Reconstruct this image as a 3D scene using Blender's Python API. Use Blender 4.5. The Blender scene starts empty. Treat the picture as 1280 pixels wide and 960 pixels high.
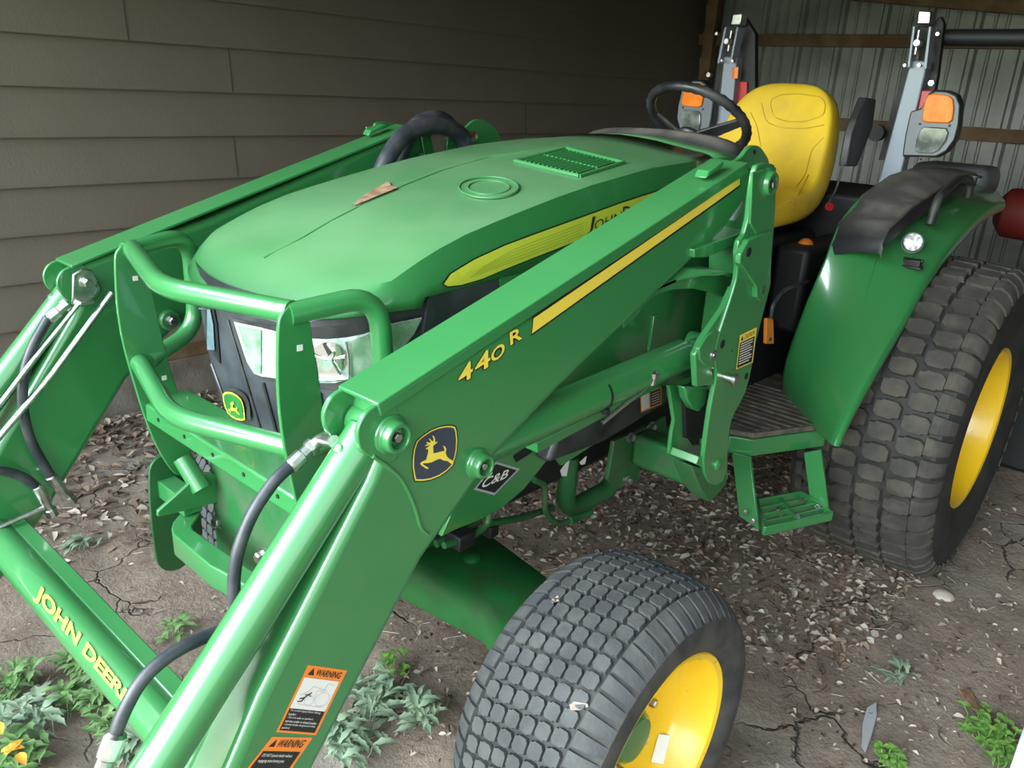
import bpy, bmesh, math, random
from mathutils import Vector, Matrix, noise
from mathutils.bvhtree import BVHTree
from mathutils.geometry import delaunay_2d_cdt
random.seed(7)
R = math.radians
col = bpy.context.scene.collection
# ---------------------------------------------------------------- camera
CAM = Vector((1.3905, -1.1473, 1.5653)); FPX = 1017.59
CR = Vector((0.73468, 0.67646, 0.05135)); CU = Vector((-0.26952, 0.22158, 0.93716)); CF = Vector((-0.62257, 0.70235, -0.34511))
cd = bpy.data.cameras.new('camera'); cam = bpy.data.objects.new('camera', cd); col.objects.link(cam)
cd.sensor_width = 36; cd.lens = FPX / 1280 * 36; cd.clip_start = .02
cam.matrix_world = Matrix(((CR.x, CU.x, -CF.x, CAM.x), (CR.y, CU.y, -CF.y, CAM.y), (CR.z, CU.z, -CF.z, CAM.z), (0, 0, 0, 1)))
bpy.context.scene.camera = cam
def ray(px, py): return CF + CR * ((px - 640) / FPX) - CU * ((py - 480) / FPX)
def at(px, py, x=None, y=None, z=None):
    """point of the photograph measured on a known plane of the place"""
    d = ray(px, py)
    i, v = (0, x) if x is not None else ((1, y) if y is not None else (2, z))
    return CAM + d * ((v - CAM[i]) / d[i])
# ---------------------------------------------------------------- materials
def nodes(name):
    m = bpy.data.materials.new(name); m.use_nodes = True
    nt = m.node_tree; b = nt.nodes['Principled BSDF']
    return m, nt, b
def N(nt, t, **kw):
    n = nt.nodes.new(t)
    for k, v in kw.items():
        if k in n.inputs.keys(): n.inputs[k].default_value = v
        else: setattr(n, k, v)
    return n
def mat(name, c, rough=.5, metal=0, coat=0, spec=.5, c2=None, scale=8, lo=.4, hi=.65, bump=0, bscale=60, rough2=None, trans=0, up=None, det=4):
    m, nt, b = nodes(name); L = nt.links.new
    b.inputs['Roughness'].default_value = rough; b.inputs['Metallic'].default_value = metal
    b.inputs['Coat Weight'].default_value = coat; b.inputs['Coat Roughness'].default_value = .08
    b.inputs['Specular IOR Level'].default_value = spec
    b.inputs['Transmission Weight'].default_value = trans
    b.inputs['Base Color'].default_value = (*c, 1)
    tc = N(nt, 'ShaderNodeTexCoord')
    if c2:
        n = N(nt, 'ShaderNodeTexNoise', Scale=scale, Detail=det); L(tc.outputs['Object'], n.inputs['Vector'])
        r = N(nt, 'ShaderNodeMapRange'); r.inputs['From Min'].default_value = lo; r.inputs['From Max'].default_value = hi
        L(n.outputs['Fac'], r.inputs['Value'])
        fac = r.outputs['Result']
        if up:    # dust settles on faces that look up
            g = N(nt, 'ShaderNodeNewGeometry'); s = N(nt, 'ShaderNodeSeparateXYZ'); L(g.outputs['Normal'], s.inputs[0])
            q = N(nt, 'ShaderNodeMapRange'); q.inputs['From Min'].default_value = up[0]; q.inputs['From Max'].default_value = up[1]
            q.inputs['To Max'].default_value = up[2]
            L(s.outputs['Z'], q.inputs['Value'])
            a = N(nt, 'ShaderNodeMath', operation='MULTIPLY'); b2 = N(nt, 'ShaderNodeMath', operation='MULTIPLY_ADD')
            b2.inputs[1].default_value = .6; b2.inputs[2].default_value = .4
            L(fac, b2.inputs[0]); L(b2.outputs[0], a.inputs[0]); L(q.outputs['Result'], a.inputs[1]); fac = a.outputs[0]
        mx = N(nt, 'ShaderNodeMix', data_type='RGBA'); mx.inputs[6].default_value = (*c, 1); mx.inputs[7].default_value = (*c2, 1)
        L(fac, mx.inputs[0]); L(mx.outputs[2], b.inputs['Base Color'])
        if rough2 is not None:
            mr = N(nt, 'ShaderNodeMix', data_type='FLOAT'); mr.inputs[2].default_value = rough; mr.inputs[3].default_value = rough2
            L(fac, mr.inputs[0]); L(mr.outputs[0], b.inputs['Roughness'])
            mc = N(nt, 'ShaderNodeMix', data_type='FLOAT'); mc.inputs[2].default_value = coat; mc.inputs[3].default_value = 0
            L(fac, mc.inputs[0]); L(mc.outputs[0], b.inputs['Coat Weight'])
    if bump:
        n = N(nt, 'ShaderNodeTexNoise', Scale=bscale, Detail=5); L(tc.outputs['Object'], n.inputs['Vector'])
        bp = N(nt, 'ShaderNodeBump', Strength=bump, Distance=.01); L(n.outputs['Fac'], bp.inputs['Height']); L(bp.outputs[0], b.inputs['Normal'])
    return m
GRN = (.028, .180, .050)
M = {}
M['green'] = mat('green_paint', GRN, .28, coat=.9, c2=(.10, .22, .10), scale=5, lo=.35, hi=.7, rough2=.6, up=(.35, .95, .22))
M['hood'] = mat('hood_paint', (.026, .165, .045), .34, coat=.5, c2=(.17, .27, .15), scale=4, lo=.25, hi=.6, rough2=.6, up=(.60, .97, .50))
M['darkgreen'] = mat('chassis_green', (.010, .105, .026), .45, coat=.15, c2=(.045, .075, .035), scale=14, lo=.4, hi=.75, rough2=.7)
M['axlegreen'] = mat('axle_green', (.014, .150, .035), .5, c2=(.03, .10, .03), scale=9)
M['yellow'] = mat('yellow_paint', (.82, .50, .015), .35, coat=.4, c2=(.50, .30, .03), scale=40, lo=.68, hi=.78)
M['seat'] = mat('yellow_vinyl', (.80, .53, .03), .42, c2=(.66, .42, .04), scale=6, bump=.05, bscale=300)
M['decal_yellow'] = mat('decal_yellow', (.80, .62, .07), .35, coat=.4)
M['decal_lime'] = mat('decal_yellow_green', (.50, .52, .04), .35, coat=.4)
M['decal_black'] = mat('decal_black', (.012, .014, .012), .4)
M['badge_green'] = mat('badge_green', (.03, .20, .04), .4)
M['white'] = mat('label_white', (.72, .70, .66), .5)
M['orange'] = mat('label_orange', (.80, .22, .03), .45)
M['plastic'] = mat('black_plastic', (.012, .013, .015), .38, c2=(.05, .05, .048), scale=12, lo=.4, hi=.7, rough2=.6)
M['dust_plastic'] = mat('dusty_black_plastic', (.016, .016, .018), .45, c2=(.16, .145, .125), scale=9, lo=.42, hi=.62, rough2=.9, up=(.5, .95, .9))
M['grille'] = mat('grille_plastic', (.022, .024, .030), .45, c2=(.05, .055, .065), scale=8, bump=.1, bscale=260)
M['hose'] = mat('hose_rubber', (.020, .024, .032), .42, c2=(.05, .05, .055), scale=30)
M['zinc'] = mat('zinc_steel', (.62, .62, .60), .32, metal=1, c2=(.42, .42, .40), scale=60)
M['rod'] = mat('polished_steel', (.75, .75, .74), .18, metal=1)
M['rops'] = mat('rops_grey', (.22, .245, .30), .45, coat=.1, metal=.1)
M['black'] = mat('matt_black', (.006, .006, .007), .6)
M['lampgrey'] = mat('lamp_housing_grey', (.13, .14, .16), .45)
M['tread'] = mat('tread_rubber', (.050, .051, .055), .75, c2=(.080, .080, .082), scale=18, bump=.15, bscale=120)
M['sidewall'] = mat('sidewall_rubber', (.022, .022, .024), .7, c2=(.055, .05, .045), scale=16, bump=.1, bscale=90)
M['tread2'] = mat('muddy_tread_rubber', (.036, .032, .028), .85, c2=(.068, .058, .047), scale=14, bump=.2, bscale=110)
M['sidewall2'] = mat('rear_sidewall_rubber', (.012, .012, .013), .75, c2=(.03, .028, .024), scale=10)
M['red'] = mat('red_plastic', (.42, .012, .01), .4); M['darkred'] = mat('faded_red', (.16, .012, .008), .6)
M['rust'] = mat('orange_plastic', (.72, .20, .02), .4)
M['wood'] = mat('old_wood', (.12, .065, .032), .8, c2=(.19, .115, .065), scale=7, bump=.3, bscale=40)
M['concrete'] = mat('foundation_block', (.22, .20, .17), .9, c2=(.13, .105, .085), scale=6, bump=.3, bscale=70)
M['mat'] = mat('rubber_mat', (.05, .043, .036), .8, c2=(.13, .105, .08), scale=22, bump=.2, bscale=90)
M['chrome_inner'] = mat('lamp_reflector', (.90, .92, .90), .12, metal=1)
def lens_mat(name, c, rough=.04, trans=.95, alpha=1):
    m = mat(name, c, rough, trans=trans); m.node_tree.nodes['Principled BSDF'].inputs['IOR'].default_value = 1.12; return m
M['worklens'] = mat('work_light_lens', (.35, .36, .36), .15, coat=1, c2=(.8, .82, .8), scale=90, lo=.42, hi=.58)
M['lens'] = lens_mat('clear_lens', (.93, .98, .95)); M['amber'] = mat('amber_lens', (.80, .17, .006), .4, coat=.15, spec=.2, c2=(.85, .24, .02), scale=30)
M['clear'] = mat('clear_marker_lens', (.07, .08, .075), .12, coat=1, c2=(.20, .22, .20), scale=24)
M['leafbrown'] = mat('dry_leaf', (.17, .085, .045), .75, c2=(.32, .20, .12), scale=40)
# ---------------------------------------------------------------- mesh builder
class MB:
    def __init__(s): s.v = []; s.f = []; s.m = []
    def add(s, vs, fs, mi=0):
        o = len(s.v); s.v += [Vector(v) for v in vs]
        for f in fs: s.f.append([o + i for i in f]); s.m.append(mi)
        return s
    def prism(s, poly, d, mi=0):
        poly = [Vector(p) for p in poly]; d = Vector(d); n = len(poly)
        nr = Vector((0, 0, 0))
        for i in range(n): nr += (poly[i] - poly[0]).cross(poly[(i + 1) % n] - poly[0])
        if nr.dot(d) > 0: poly.reverse()
        vs = poly + [p + d for p in poly]
        fs = [list(range(n)), list(range(2 * n - 1, n - 1, -1))] + [[(i + 1) % n, i, i + n, (i + 1) % n + n] for i in range(n)]
        return s.add(vs, fs, mi)
    def box(s, c, size, rot=None, mi=0):
        c = Vector(c); h = Vector(size) / 2; vs = []
        for x in (-1, 1):
            for y in (-1, 1):
                for z in (-1, 1):
                    p = Vector((x * h.x, y * h.y, z * h.z)); vs.append(c + (rot @ p if rot else p))
        return s.add(vs, [(0, 1, 3, 2), (4, 6, 7, 5), (0, 4, 5, 1), (2, 3, 7, 6), (0, 2, 6, 4), (1, 5, 7, 3)], mi)
    def bar(s, p, q, w, h, up=(0, 0, 1), mi=0):
        p, q = Vector(p), Vector(q); a = (q - p).normalized(); u = Vector(up); sd = a.cross(u).normalized(); u = sd.cross(a)
        rot = Matrix((sd, a, u)).transposed()
        return s.box((p + q) / 2, (w, (q - p).length, h), rot, mi)
    def tube(s, pts, r, n=14, fil=0, cap=True, mi=0, r2=None):
        pts = [Vector(p) for p in pts if p is not None]
        if len(pts) < 2: return s
        if fil:
            out = [pts[0]]
            for i in range(1, len(pts) - 1):
                a, b, c = pts[i - 1], pts[i], pts[i + 1]
                d1 = (a - b); d2 = (c - b); k = min(fil, d1.length * .48, d2.length * .48)
                A = b + d1.normalized() * k; B = b + d2.normalized() * k
                for j in range(9):
                    t = j / 8; out.append(A * (1 - t) ** 2 + b * 2 * t * (1 - t) + B * t * t)
            out.append(pts[-1]); pts = out
        vs = []; fs = []; pv = None
        for i, p in enumerate(pts):
            t = ((pts[min(i + 1, len(pts) - 1)] - pts[max(i - 1, 0)])).normalized()
            if pv is None: u = t.orthogonal().normalized()
            else: u = (pv - t * pv.dot(t)).normalized()
            pv = u; w = t.cross(u); rr = r if r2 is None else r + (r2 - r) * i / (len(pts) - 1)
            for k in range(n):
                a = 2 * math.pi * k / n; vs.append(p + (u * math.cos(a) + w * math.sin(a)) * rr)
        for i in range(len(pts) - 1):
            for k in range(n):
                fs.append((i * n + k, i * n + (k + 1) % n, (i + 1) * n + (k + 1) % n, (i + 1) * n + k))
        if cap: fs.append(list(range(n))[::-1]); fs.append([(len(pts) - 1) * n + k for k in range(n)])
        return s.add(vs, fs, mi)
    def lathe(s, c, ax, prof, n=32, mi=0, close=False, cap=True):
        """prof: (h along axis, r)"""
        c = Vector(c); ax = Vector(ax).normalized(); u = ax.orthogonal().normalized(); w = ax.cross(u); vs = []; fs = []
        for h, r in prof:
            for k in range(n):
                a = 2 * math.pi * k / n; vs.append(c + ax * h + (u * math.cos(a) + w * math.sin(a)) * r)
        m = len(prof)
        for i in range(m - 1 + (1 if close else 0)):
            j = (i + 1) % m
            for k in range(n): fs.append((i * n + k, i * n + (k + 1) % n, j * n + (k + 1) % n, j * n + k))
        if not close and cap:
            if prof[0][1] > 1e-5: fs.append(list(range(n))[::-1])
            if prof[-1][1] > 1e-5: fs.append([(m - 1) * n + k for k in range(n)])
        return s.add(vs, fs, mi)
    def loft(s, rows, mi=0, closed=False, flip=False):
        n = len(rows[0]); vs = [p for r in rows for p in r]; fs = []
        for i in range(len(rows) - 1):
            for k in range(n if closed else n - 1):
                f = (i * n + k, (i + 1) * n + k, (i + 1) * n + (k + 1) % n, i * n + (k + 1) % n)
                fs.append(f[::-1] if flip else f)
        return s.add(vs, fs, mi)
    def build(s, name, mats, parent=None, bevel=0, seg=2, smooth=True, mirror=False, angle=35, solid=0, sub=0, recalc=True):
        me = bpy.data.meshes.new(name); sg = -1 if mirror else 1
        me.from_pydata([(v.x * sg, v.y, v.z) for v in s.v], [], s.f)
        if not isinstance(mats, (list, tuple)): mats = [mats]
        for m in mats: me.materials.append(M[m])
        for p, mi in zip(me.polygons, s.m): p.material_index = mi
        if recalc:
            bm = bmesh.new(); bm.from_mesh(me); bmesh.ops.remove_doubles(bm, verts=bm.verts, dist=1e-5)
            bmesh.ops.recalc_face_normals(bm, faces=bm.faces); bm.to_mesh(me); bm.free()
        if smooth:
            me.polygons.foreach_set('use_smooth', [True] * len(me.polygons)); me.set_sharp_from_angle(angle=R(angle))
        o = bpy.data.objects.new(name, me); col.objects.link(o)
        if parent: o.parent = parent
        if solid: q = o.modifiers.new('s', 'SOLIDIFY'); q.thickness = solid; q.offset = -1
        if sub: q = o.modifiers.new('u', 'SUBSURF'); q.levels = q.render_levels = sub
        if bevel:
            q = o.modifiers.new('b', 'BEVEL'); q.width = bevel; q.segments = seg; q.limit_method = 'ANGLE'; q.angle_limit = R(40); q.use_clamp_overlap = True
        return o
def tag(o, label=None, cat=None, group=None, kind=None):
    for k, v in (('label', label), ('category', cat), ('group', group), ('kind', kind)):
        if v: o[k] = v
    return o
def arc(cy, cz, r, a0, a1, n=8, x=0): return [Vector((x, cy + r * math.cos(R(a0 + (a1 - a0) * i / n)), cz + r * math.sin(R(a0 + (a1 - a0) * i / n)))) for i in range(n + 1)]
def pp(pts, **k): return [at(a, b, **k) for a, b in pts]
def plate(pts, x, th, mb=None, mi=0):
    """flat plate whose outline was measured on plane x, thickness th towards -x"""
    mb = mb or MB(); return mb.prism(pp(pts, x=x), (-th, 0, 0), mi)
def smooth_outline(P, k=2):
    for _ in range(k):
        Q = []
        for i in range(len(P)):
            a, b = Vector(P[i]), Vector(P[(i + 1) % len(P)]); Q += [a.lerp(b, .25), a.lerp(b, .75)]
        P = Q
    return P
# ------------- flat artwork laid on a surface: f maps measured points to the surface
def bvh_of(o):
    me = o.data; return BVHTree.FromPolygons([v.co.copy() for v in me.vertices], [list(p.vertices) for p in me.polygons])
def onto(b, off=.0015):
    def f(px, py, o=0):
        d = ray(px, py).normalized(); h = b.ray_cast(CAM, d)
        if h[0] is None: return None
        n = h[1] if h[1].dot(d) < 0 else -h[1]
        return h[0] + n * (off + o)
    return f
def onx(x):
    return lambda px, py, o=0: at(px, py, x=x + o)
def art(mb, poly, f, o=0, mi=0, grid=0):
    poly = [Vector(p) for p in poly]
    pts = []; 
    n0 = len(poly)
    for i in range(n0):
        a, b = poly[i], poly[(i + 1) % n0]; k = max(1, int((b - a).length / grid)) if grid else 1
        pts += [a.lerp(b, j / k) for j in range(k)]
    ed = [(i, (i + 1) % len(pts)) for i in range(len(pts))]
    if grid:
        xs = [p.x for p in pts]; ys = [p.y for p in pts]
        x = min(xs) + grid / 2
        while x < max(xs):
            y = min(ys) + grid / 2
            while y < max(ys):
                c = False; j = len(poly) - 1
                for i in range(len(poly)):
                    if (poly[i].y > y) != (poly[j].y > y) and x < (poly[j].x - poly[i].x) * (y - poly[i].y) / (poly[j].y - poly[i].y) + poly[i].x: c = not c
                    j = i
                if c: pts.append(Vector((x, y)))
                y += grid
            x += grid
    r = delaunay_2d_cdt([p.xy for p in pts], ed, [], 1, 1e-4)
    v3 = [f(p.x, p.y, o) for p in r[0]]
    fs = [t for t in r[2] if all(v3[i] is not None for i in t)]
    v3 = [v if v is not None else Vector((0, 0, 0)) for v in v3]
    used = sorted({i for t in fs for i in t}); mp = {k: i for i, k in enumerate(used)}
    out = []
    for t in fs:
        a, b, c = (v3[i] for i in t[:3]); t = [mp[i] for i in t]
        if (b - a).cross(c - a).dot(CAM - a) < 0: t = t[::-1]
        out.append(t)
    mb.add([v3[i] for i in used], out, mi)
def text2d(s, bold=0, shear=0):
    c = bpy.data.curves.new('t', 'FONT'); c.body = s; c.size = 1; c.offset = bold; c.shear = shear; c.resolution_u = 3
    c.fill_mode = 'FRONT'
    o = bpy.data.objects.new('t', c); col.objects.link(o); dg = bpy.context.evaluated_depsgraph_get(); dg.update()
    me = bpy.data.meshes.new_from_object(o.evaluated_get(dg)); vs = [v.co.xy for v in me.vertices]; fs = [list(p.vertices) for p in me.polygons]
    bpy.data.objects.remove(o); bpy.data.meshes.remove(me); bpy.data.curves.remove(c)
    x0 = min(v.x for v in vs); x1 = max(v.x for v in vs); y0 = min(v.y for v in vs); y1 = max(v.y for v in vs)
    return [((v.x - x0) / (x1 - x0), (v.y - y0) / (y1 - y0)) for v in vs], fs
def quad(bl, br, tl, tr):
    bl, br, tl, tr = (Vector(q) for q in (bl, br, tl, tr))
    return lambda u, v: (bl * (1 - u) + br * u) * (1 - v) + (tl * (1 - u) + tr * u) * v
def lettering(mb, s, q, f, o=0, mi=0, bold=0, shear=0):
    vs, fs = text2d(s, bold, shear); out = []
    for u, v in vs:
        p = q(u, v); out.append(f(p.x, p.y, o))
    F = []
    for t in fs:
        if any(out[i] is None for i in t): continue
        a, b, c = out[t[0]], out[t[1]], out[t[2]]
        F.append(t[::-1] if (b - a).cross(c - a).dot(CAM - a) < 0 else t)
    mb.add([v if v is not None else Vector((0, 0, .8)) for v in out], F, mi)
# ================================================================ TRACTOR
tractor = bpy.data.objects.new('tractor', None); col.objects.link(tractor); tractor.location = (0, 0, 0)
tag(tractor, 'large green utility tractor with front loader arms, yellow seat and yellow wheel rims', 'tractor')
T = tractor
# ---------------- loader arms
AX = .569; AI = AX - .085
side = [(485, 499), (665, 395), (800, 301), (935, 206), (944, 222), (938, 245), (905, 290), (805, 385), (700, 487), (622, 570), (530, 700), (395, 960)]
low_end = Vector((AX, -.86, .30)); low_front = Vector((AX, -.97, .36))
front = [(288, 960), (325, 872), (462, 604), (474, 575), (480, 540)]
body = pp(side, x=AX) + [low_end, low_front] + pp(front, x=AX)
lobe = [(472, 506), (490, 494), (505, 530), (500, 575), (480, 582), (466, 573), (455, 567), (449, 558), (447, 546), (448, 535), (453, 523), (460, 514)]
boss_c = at(488, 543, x=AX); boss2_c = at(596, 579, x=AX)
def boss(mb, c, r, dx=.018):
    mb.lathe(c, (1, 0, 0), [(-.002, r * 1.25), (.004, r * 1.25), (.007, r * 1.05), (dx, r * .98), (dx + .004, r * .9), (dx + .004, r * .66), (.006, r * .64)], 32)
def bolt(mb, c, ax, r, h=.01, mi=0):
    c = Vector(c); ax = Vector(ax).normalized()
    mb.lathe(c, ax, [(-.001, r * 1.35), (h * .3, r * 1.35), (h * .3, r * 1.0)], 20, mi)
    mb.lathe(c + ax * h * .3, ax, [(0, r), (h * .8, r), (h, r * .8), (h, 0)], 6, mi)
for mir in (False, True):
    mb = MB(); mb.prism(body, (-.085, 0, 0))
    arm = mb.build('loader_arm', 'green', T, bevel=.016, seg=5, mirror=mir)
    lb_ = smooth_outline(pp(lobe, x=AX + .0006), 1); p = MB(); p.prism(lb_, (-.009, 0, 0)); p.build('pivot_plate', 'green', arm, bevel=.002, mirror=mir); p = MB(); p.prism([v + Vector((-.0775, 0, 0)) for v in lb_], (-.009, 0, 0))
    p.build('pivot_plate', 'green', arm, bevel=.002, mirror=mir)
    # folded top plate
    tp = MB(); a, b = at(471, 507, x=AX), at(935, 205, x=AX); up = Vector((0, -(b - a).z, (b - a).y)).normalized()
    if up.z < 0: up = -up
    tp.prism([a - up * .004 + Vector((.003, 0, 0)), b - up * .004 + Vector((.003, 0, 0)), b + up * .004 + Vector((.003, 0, 0)), a + up * .004 + Vector((.003, 0, 0))], (-.091, 0, 0))
    tp.prism([a - up * .018 + Vector((.003, 0, 0)), b - up * .018 + Vector((.003, 0, 0)), b + Vector((.003, 0, 0)), a + Vector((.003, 0, 0))], (-.005, 0, 0))
    tp.build('top_plate', 'green', arm, bevel=.003, seg=3, mirror=mir)
    w = MB(); c = at(885, 214, x=AX - .03); w.prism([Vector((AX - .015, c.y - .03, c.z - .012)), Vector((AX - .015, c.y + .035, c.z + .010)), Vector((AX - .015, c.y + .035, c.z + .020)), Vector((AX - .015, c.y - .02, c.z + .003))], (-.03, 0, 0))
    w.build('wear_pad', 'green', arm, bevel=.003, mirror=mir)
    for c, r in ((boss_c, .024), (boss2_c, .021)):
        k = MB(); boss(k, c, r); k.build('pivot_boss', 'green', arm, mirror=mir, bevel=.0015)
        k = MB(); bolt(k, c + Vector((.006, 0, 0)), (1, 0, 0), r * .33, .010); k.build('pivot_bolt', 'zinc', arm, mirror=mir)
        k = MB(); k.lathe(c - Vector((.089, 0, 0)), (-1, 0, 0), [(-.002, r * 1.2), (.008, r * 1.2), (.012, r), (.012, 0)]); k.build('inner_boss', 'green', arm, mirror=mir)
        k = MB(); bolt(k, c - Vector((.100, 0, 0)), (-1, 0, 0), r * .5, .012); k.build('inner_bolt', 'zinc', arm, mirror=mir)
    wd = MB(); wd.tube(pp([(466, 570), (481, 580), (501, 597), (513, 620), (521, 642), (525, 660), (535, 668)], x=AX + .001), .0035, 8, fil=.02)
    wd.build('weld_seam', 'green', arm, mirror=mir)
    # lever cylinder along the front of the arm
    bc = MB(); P0 = at(466, 530, x=.528); P1 = at(195, 960, x=.528); d = (P1 - P0).normalized(); P2 = P1 + d * .12
    bc.tube([P0 + d * .01, P2], .0315, 28)
    bc.lathe(boss_c + Vector((-.005, 0, 0)), (-1, 0, 0), [(0, .026), (.07, .026)], 24)
    cyl = bc.build('bucket_cylinder', 'green', T, bevel=.003, mirror=mir)
    k = MB(); k.tube([P2 - d * .005, P2 + d * .30], .014, 16); k.build('cylinder_rod', 'rod', cyl, mirror=mir)
    k = MB(); q = P0 + d * .075 + Vector((0, .0, .031)); k.lathe(q - Vector((0, 0, .006)), Vector((0, -.7, .7)), [(0, .012), (.012, .011), (.016, .006), (.016, 0)], 16); k.build('port_plug', 'green', cyl, mirror=mir)
    # lift cylinder
    lc = MB(); A = at(878, 430, x=.527); B = boss2_c.copy(); B.x = .527; d = (B - A).normalized()
    S = at(852, 444, x=.527); lc.tube([S, B], .036, 28); lc.lathe(S, -d, [(-.002, .036), (.004, .034), (.007, .028), (.007, .02)], 28)
    lcy = lc.build('lift_cylinder', 'green', T, bevel=.002, mirror=mir)
    k = MB(); k.tube([S + d * .01, A], .017, 18); k.build('cylinder_rod', 'green', lcy, mirror=mir)
    k = MB(); k.lathe(S - d * .010, d, [(0, .019), (.006, .022), (.012, .019)], 20); k.build('wiper_ring', 'black', lcy, mirror=mir)
    k = MB(); k.lathe(A + Vector((.033, 0, 0)), (-1, 0, 0), [(0, .024), (.066, .024)], 24); k.tube([A - d * .02, A + d * .045], .021, 16); k.build('rod_eye', 'green', lcy, mirror=mir)
    k = MB(); c = at(747, 487, x=.527); c = S + d * (c - S).dot(d); k.lathe(c - d * .003, d, [(0, .0362), (0, .0375), (.006, .0375), (.006, .0362)], 28, close=True); k.box(c + Vector((.028, -.005, -.028)), (.012, .01, .012)); k.build('cable_tie', 'black', lcy, mirror=mir)
    # the fixed pipe under the lift cylinder
    k = MB(); q = at(815, 470, x=.555); k.lathe(q - Vector((0, 0, .018)), (0, 0, 1), [(0, .010), (.014, .010), (.016, .013), (.026, .013), (.03, .008), (.03, 0)], 10); k.tube([q - Vector((0, 0, .014)), q + Vector((0, -.05, -.028)), q + Vector((-.015, -.14, -.07))], .005, 10, fil=.02)
    k.build('hose_fitting', 'zinc', lcy, mirror=mir)
    k = MB(); k.prism(pp([(672, 555), (835, 470), (835, 478), (672, 566)], x=.50), (-.03, 0, 0)); k.build('pipe_cover', 'green', lcy, mirror=mir)
    if not mir: ARM_L = arm; LCYL = lcy
    else: ARM_R = arm
fx = onx(AX)
# stripe, model number, emblem and labels of the left arm
mb = MB(); art(mb, [(664, 420), (666, 396), (926, 220), (926, 233)], fx, .0006, 1); art(mb, [(665, 417), (667, 398), (925, 222), (925, 231)], fx, .0012, 0)
mb.build('stripe_decal', ['decal_yellow', 'decal_black'], ARM_L, smooth=False)
mb = MB()
for ch, q in (('4', ((573, 482), (591, 471), (573, 462), (591, 449))), ('4', ((594, 469), (613, 457), (594, 447), (613, 435))), ('O', ((614, 455), (631, 443), (614, 438), (631, 426))), ('R', ((638, 432), (653, 423), (637, 416), (652, 407)))):
    lettering(mb, ch, quad(*[Vector(v) for v in q]), fx, .0006, 1, bold=.06); lettering(mb, ch, quad(*[Vector(v) + Vector((.9, .9)) for v in q]), fx, .0004, 1, bold=.05); lettering(mb, ch, quad(*[Vector(v) + Vector((-.9, .3)) for v in q]), fx, .0005, 1, bold=.05); 
    lettering(mb, ch, quad(*q), fx, .0012, 0, bold=.02)
mb.build('model_lettering', ['decal_yellow', 'decal_black'], ARM_L, smooth=False)
def z9(p): return (500 + p[0] / 9.143, 520 + p[1] / 9.143)
shield = [(185, 280), (260, 215), (350, 155), (440, 118), (530, 100), (600, 100), (640, 112), (655, 160), (665, 250), (660, 380), (640, 480), (610, 570), (540, 640), (450, 700), (350, 740), (250, 757), (165, 755), (150, 700), (135, 600), (135, 500), (150, 380)]
cx = sum(p[0] for p in shield) / len(shield); cy = sum(p[1] for p in shield) / len(shield)
def shrink(k): return [z9((cx + (a - cx) * k, cy + (b - cy) * k)) for a, b in shield]
deer = [(370, 228), (385, 226), (400, 260), (402, 300), (430, 292), (425, 305), (392, 330), (378, 345), (382, 400), (380, 425), (420, 420), (470, 405), (510, 398), (505, 370), (490, 338), (505, 342), (530, 372), (528, 400), (520, 415), (535, 460), (560, 485), (600, 510), (608, 550), (590, 550), (545, 515), (500, 510), (460, 488), (420, 500), (360, 530), (320, 538), (265, 540), (262, 552), (325, 592), (325, 605), (300, 603), (240, 560), (228, 545), (245, 525), (300, 500), (310, 460), (325, 400), (320, 375), (300, 385), (297, 372), (330, 345), (345, 330), (290, 345), (285, 338), (320, 318), (300, 305), (305, 295), (335, 305), (355, 300), (330, 262), (340, 258), (365, 285), (380, 290), (384, 262)]
mb = MB(); art(mb, shrink(1), fx, .0005, 0); art(mb, shrink(.955), fx, .001, 1); art(mb, shrink(.905), fx, .0015, 2); art(mb, [z9(p) for p in deer], fx, .002, 1)
M['navy'] = mat('emblem_navy', (.035, .045, .065), .4)
mb.build('emblem_decal', ['decal_black', 'decal_yellow', 'navy'], ARM_L, smooth=False)
def wq(bl, br, tl, tr): return quad(bl, br, tl, tr)
def panel(mb, q, u0, u1, v0, v1, f, o, mi):
    art(mb, [q(u0, v0), q(u1, v0), q(u1, v1), q(u0, v1)], f, o, mi)
def sub(q, u0, u1, v0, v1): return lambda u, v: q(u0 + (u1 - u0) * u, v0 + (v1 - v0) * v)
def stick(mb, q, pts, w, f, o, mi):
    for (a, b), (c, d) in zip(pts[:-1], pts[1:]):
        A = q(a, b); B = q(c, d); t = (B - A)
        if t.length == 0: continue
        n = Vector((-t.y, t.x)).normalized() * w / 2; art(mb, [A + n, B + n, B - n, A - n], f, o, mi)
# upper label
q1 = wq((345, 915), (395, 919), (385, 831), (434, 838)); mb = MB()
panel(mb, q1, 0, 1, 0, 1, fx, .0005, 0)
panel(mb, q1, .06, .94, .36, .82, fx, .001, 1); panel(mb, q1, .06, .94, .03, .36, fx, .001, 2)
lettering(mb, 'WARNING', sub(q1, .30, .92, .86, .96), fx, .001, 2, bold=.02, shear=.2)
art(mb, [q1(.10, .86), q1(.26, .86), q1(.18, .97)], fx, .001, 2)
for i, t in enumerate(['To avoid injury from falling', 'loader:', '- Do not walk or perform', 'service under a raised loader', '- Lower loader to ground when', 'parked.']):
    lettering(mb, t, sub(q1, .10, .10 + .027 * len(t), .31 - i * .052, .348 - i * .052), fx, .0016, 1)
pic = sub(q1, .08, .92, .38, .80)
stick(mb, pic, [(.10, .42), (.30, .62), (.36, .78), (.62, .72), (.80, .68)], .5, fx, .0016, 3)
stick(mb, pic, [(.55, .30), (.52, .66), (.70, .64), (.74, .92), (.95, .90)], .4, fx, .0016, 3)
stick(mb, pic, [(.15, .12), (.92, .08)], .4, fx, .0016, 3)
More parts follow.
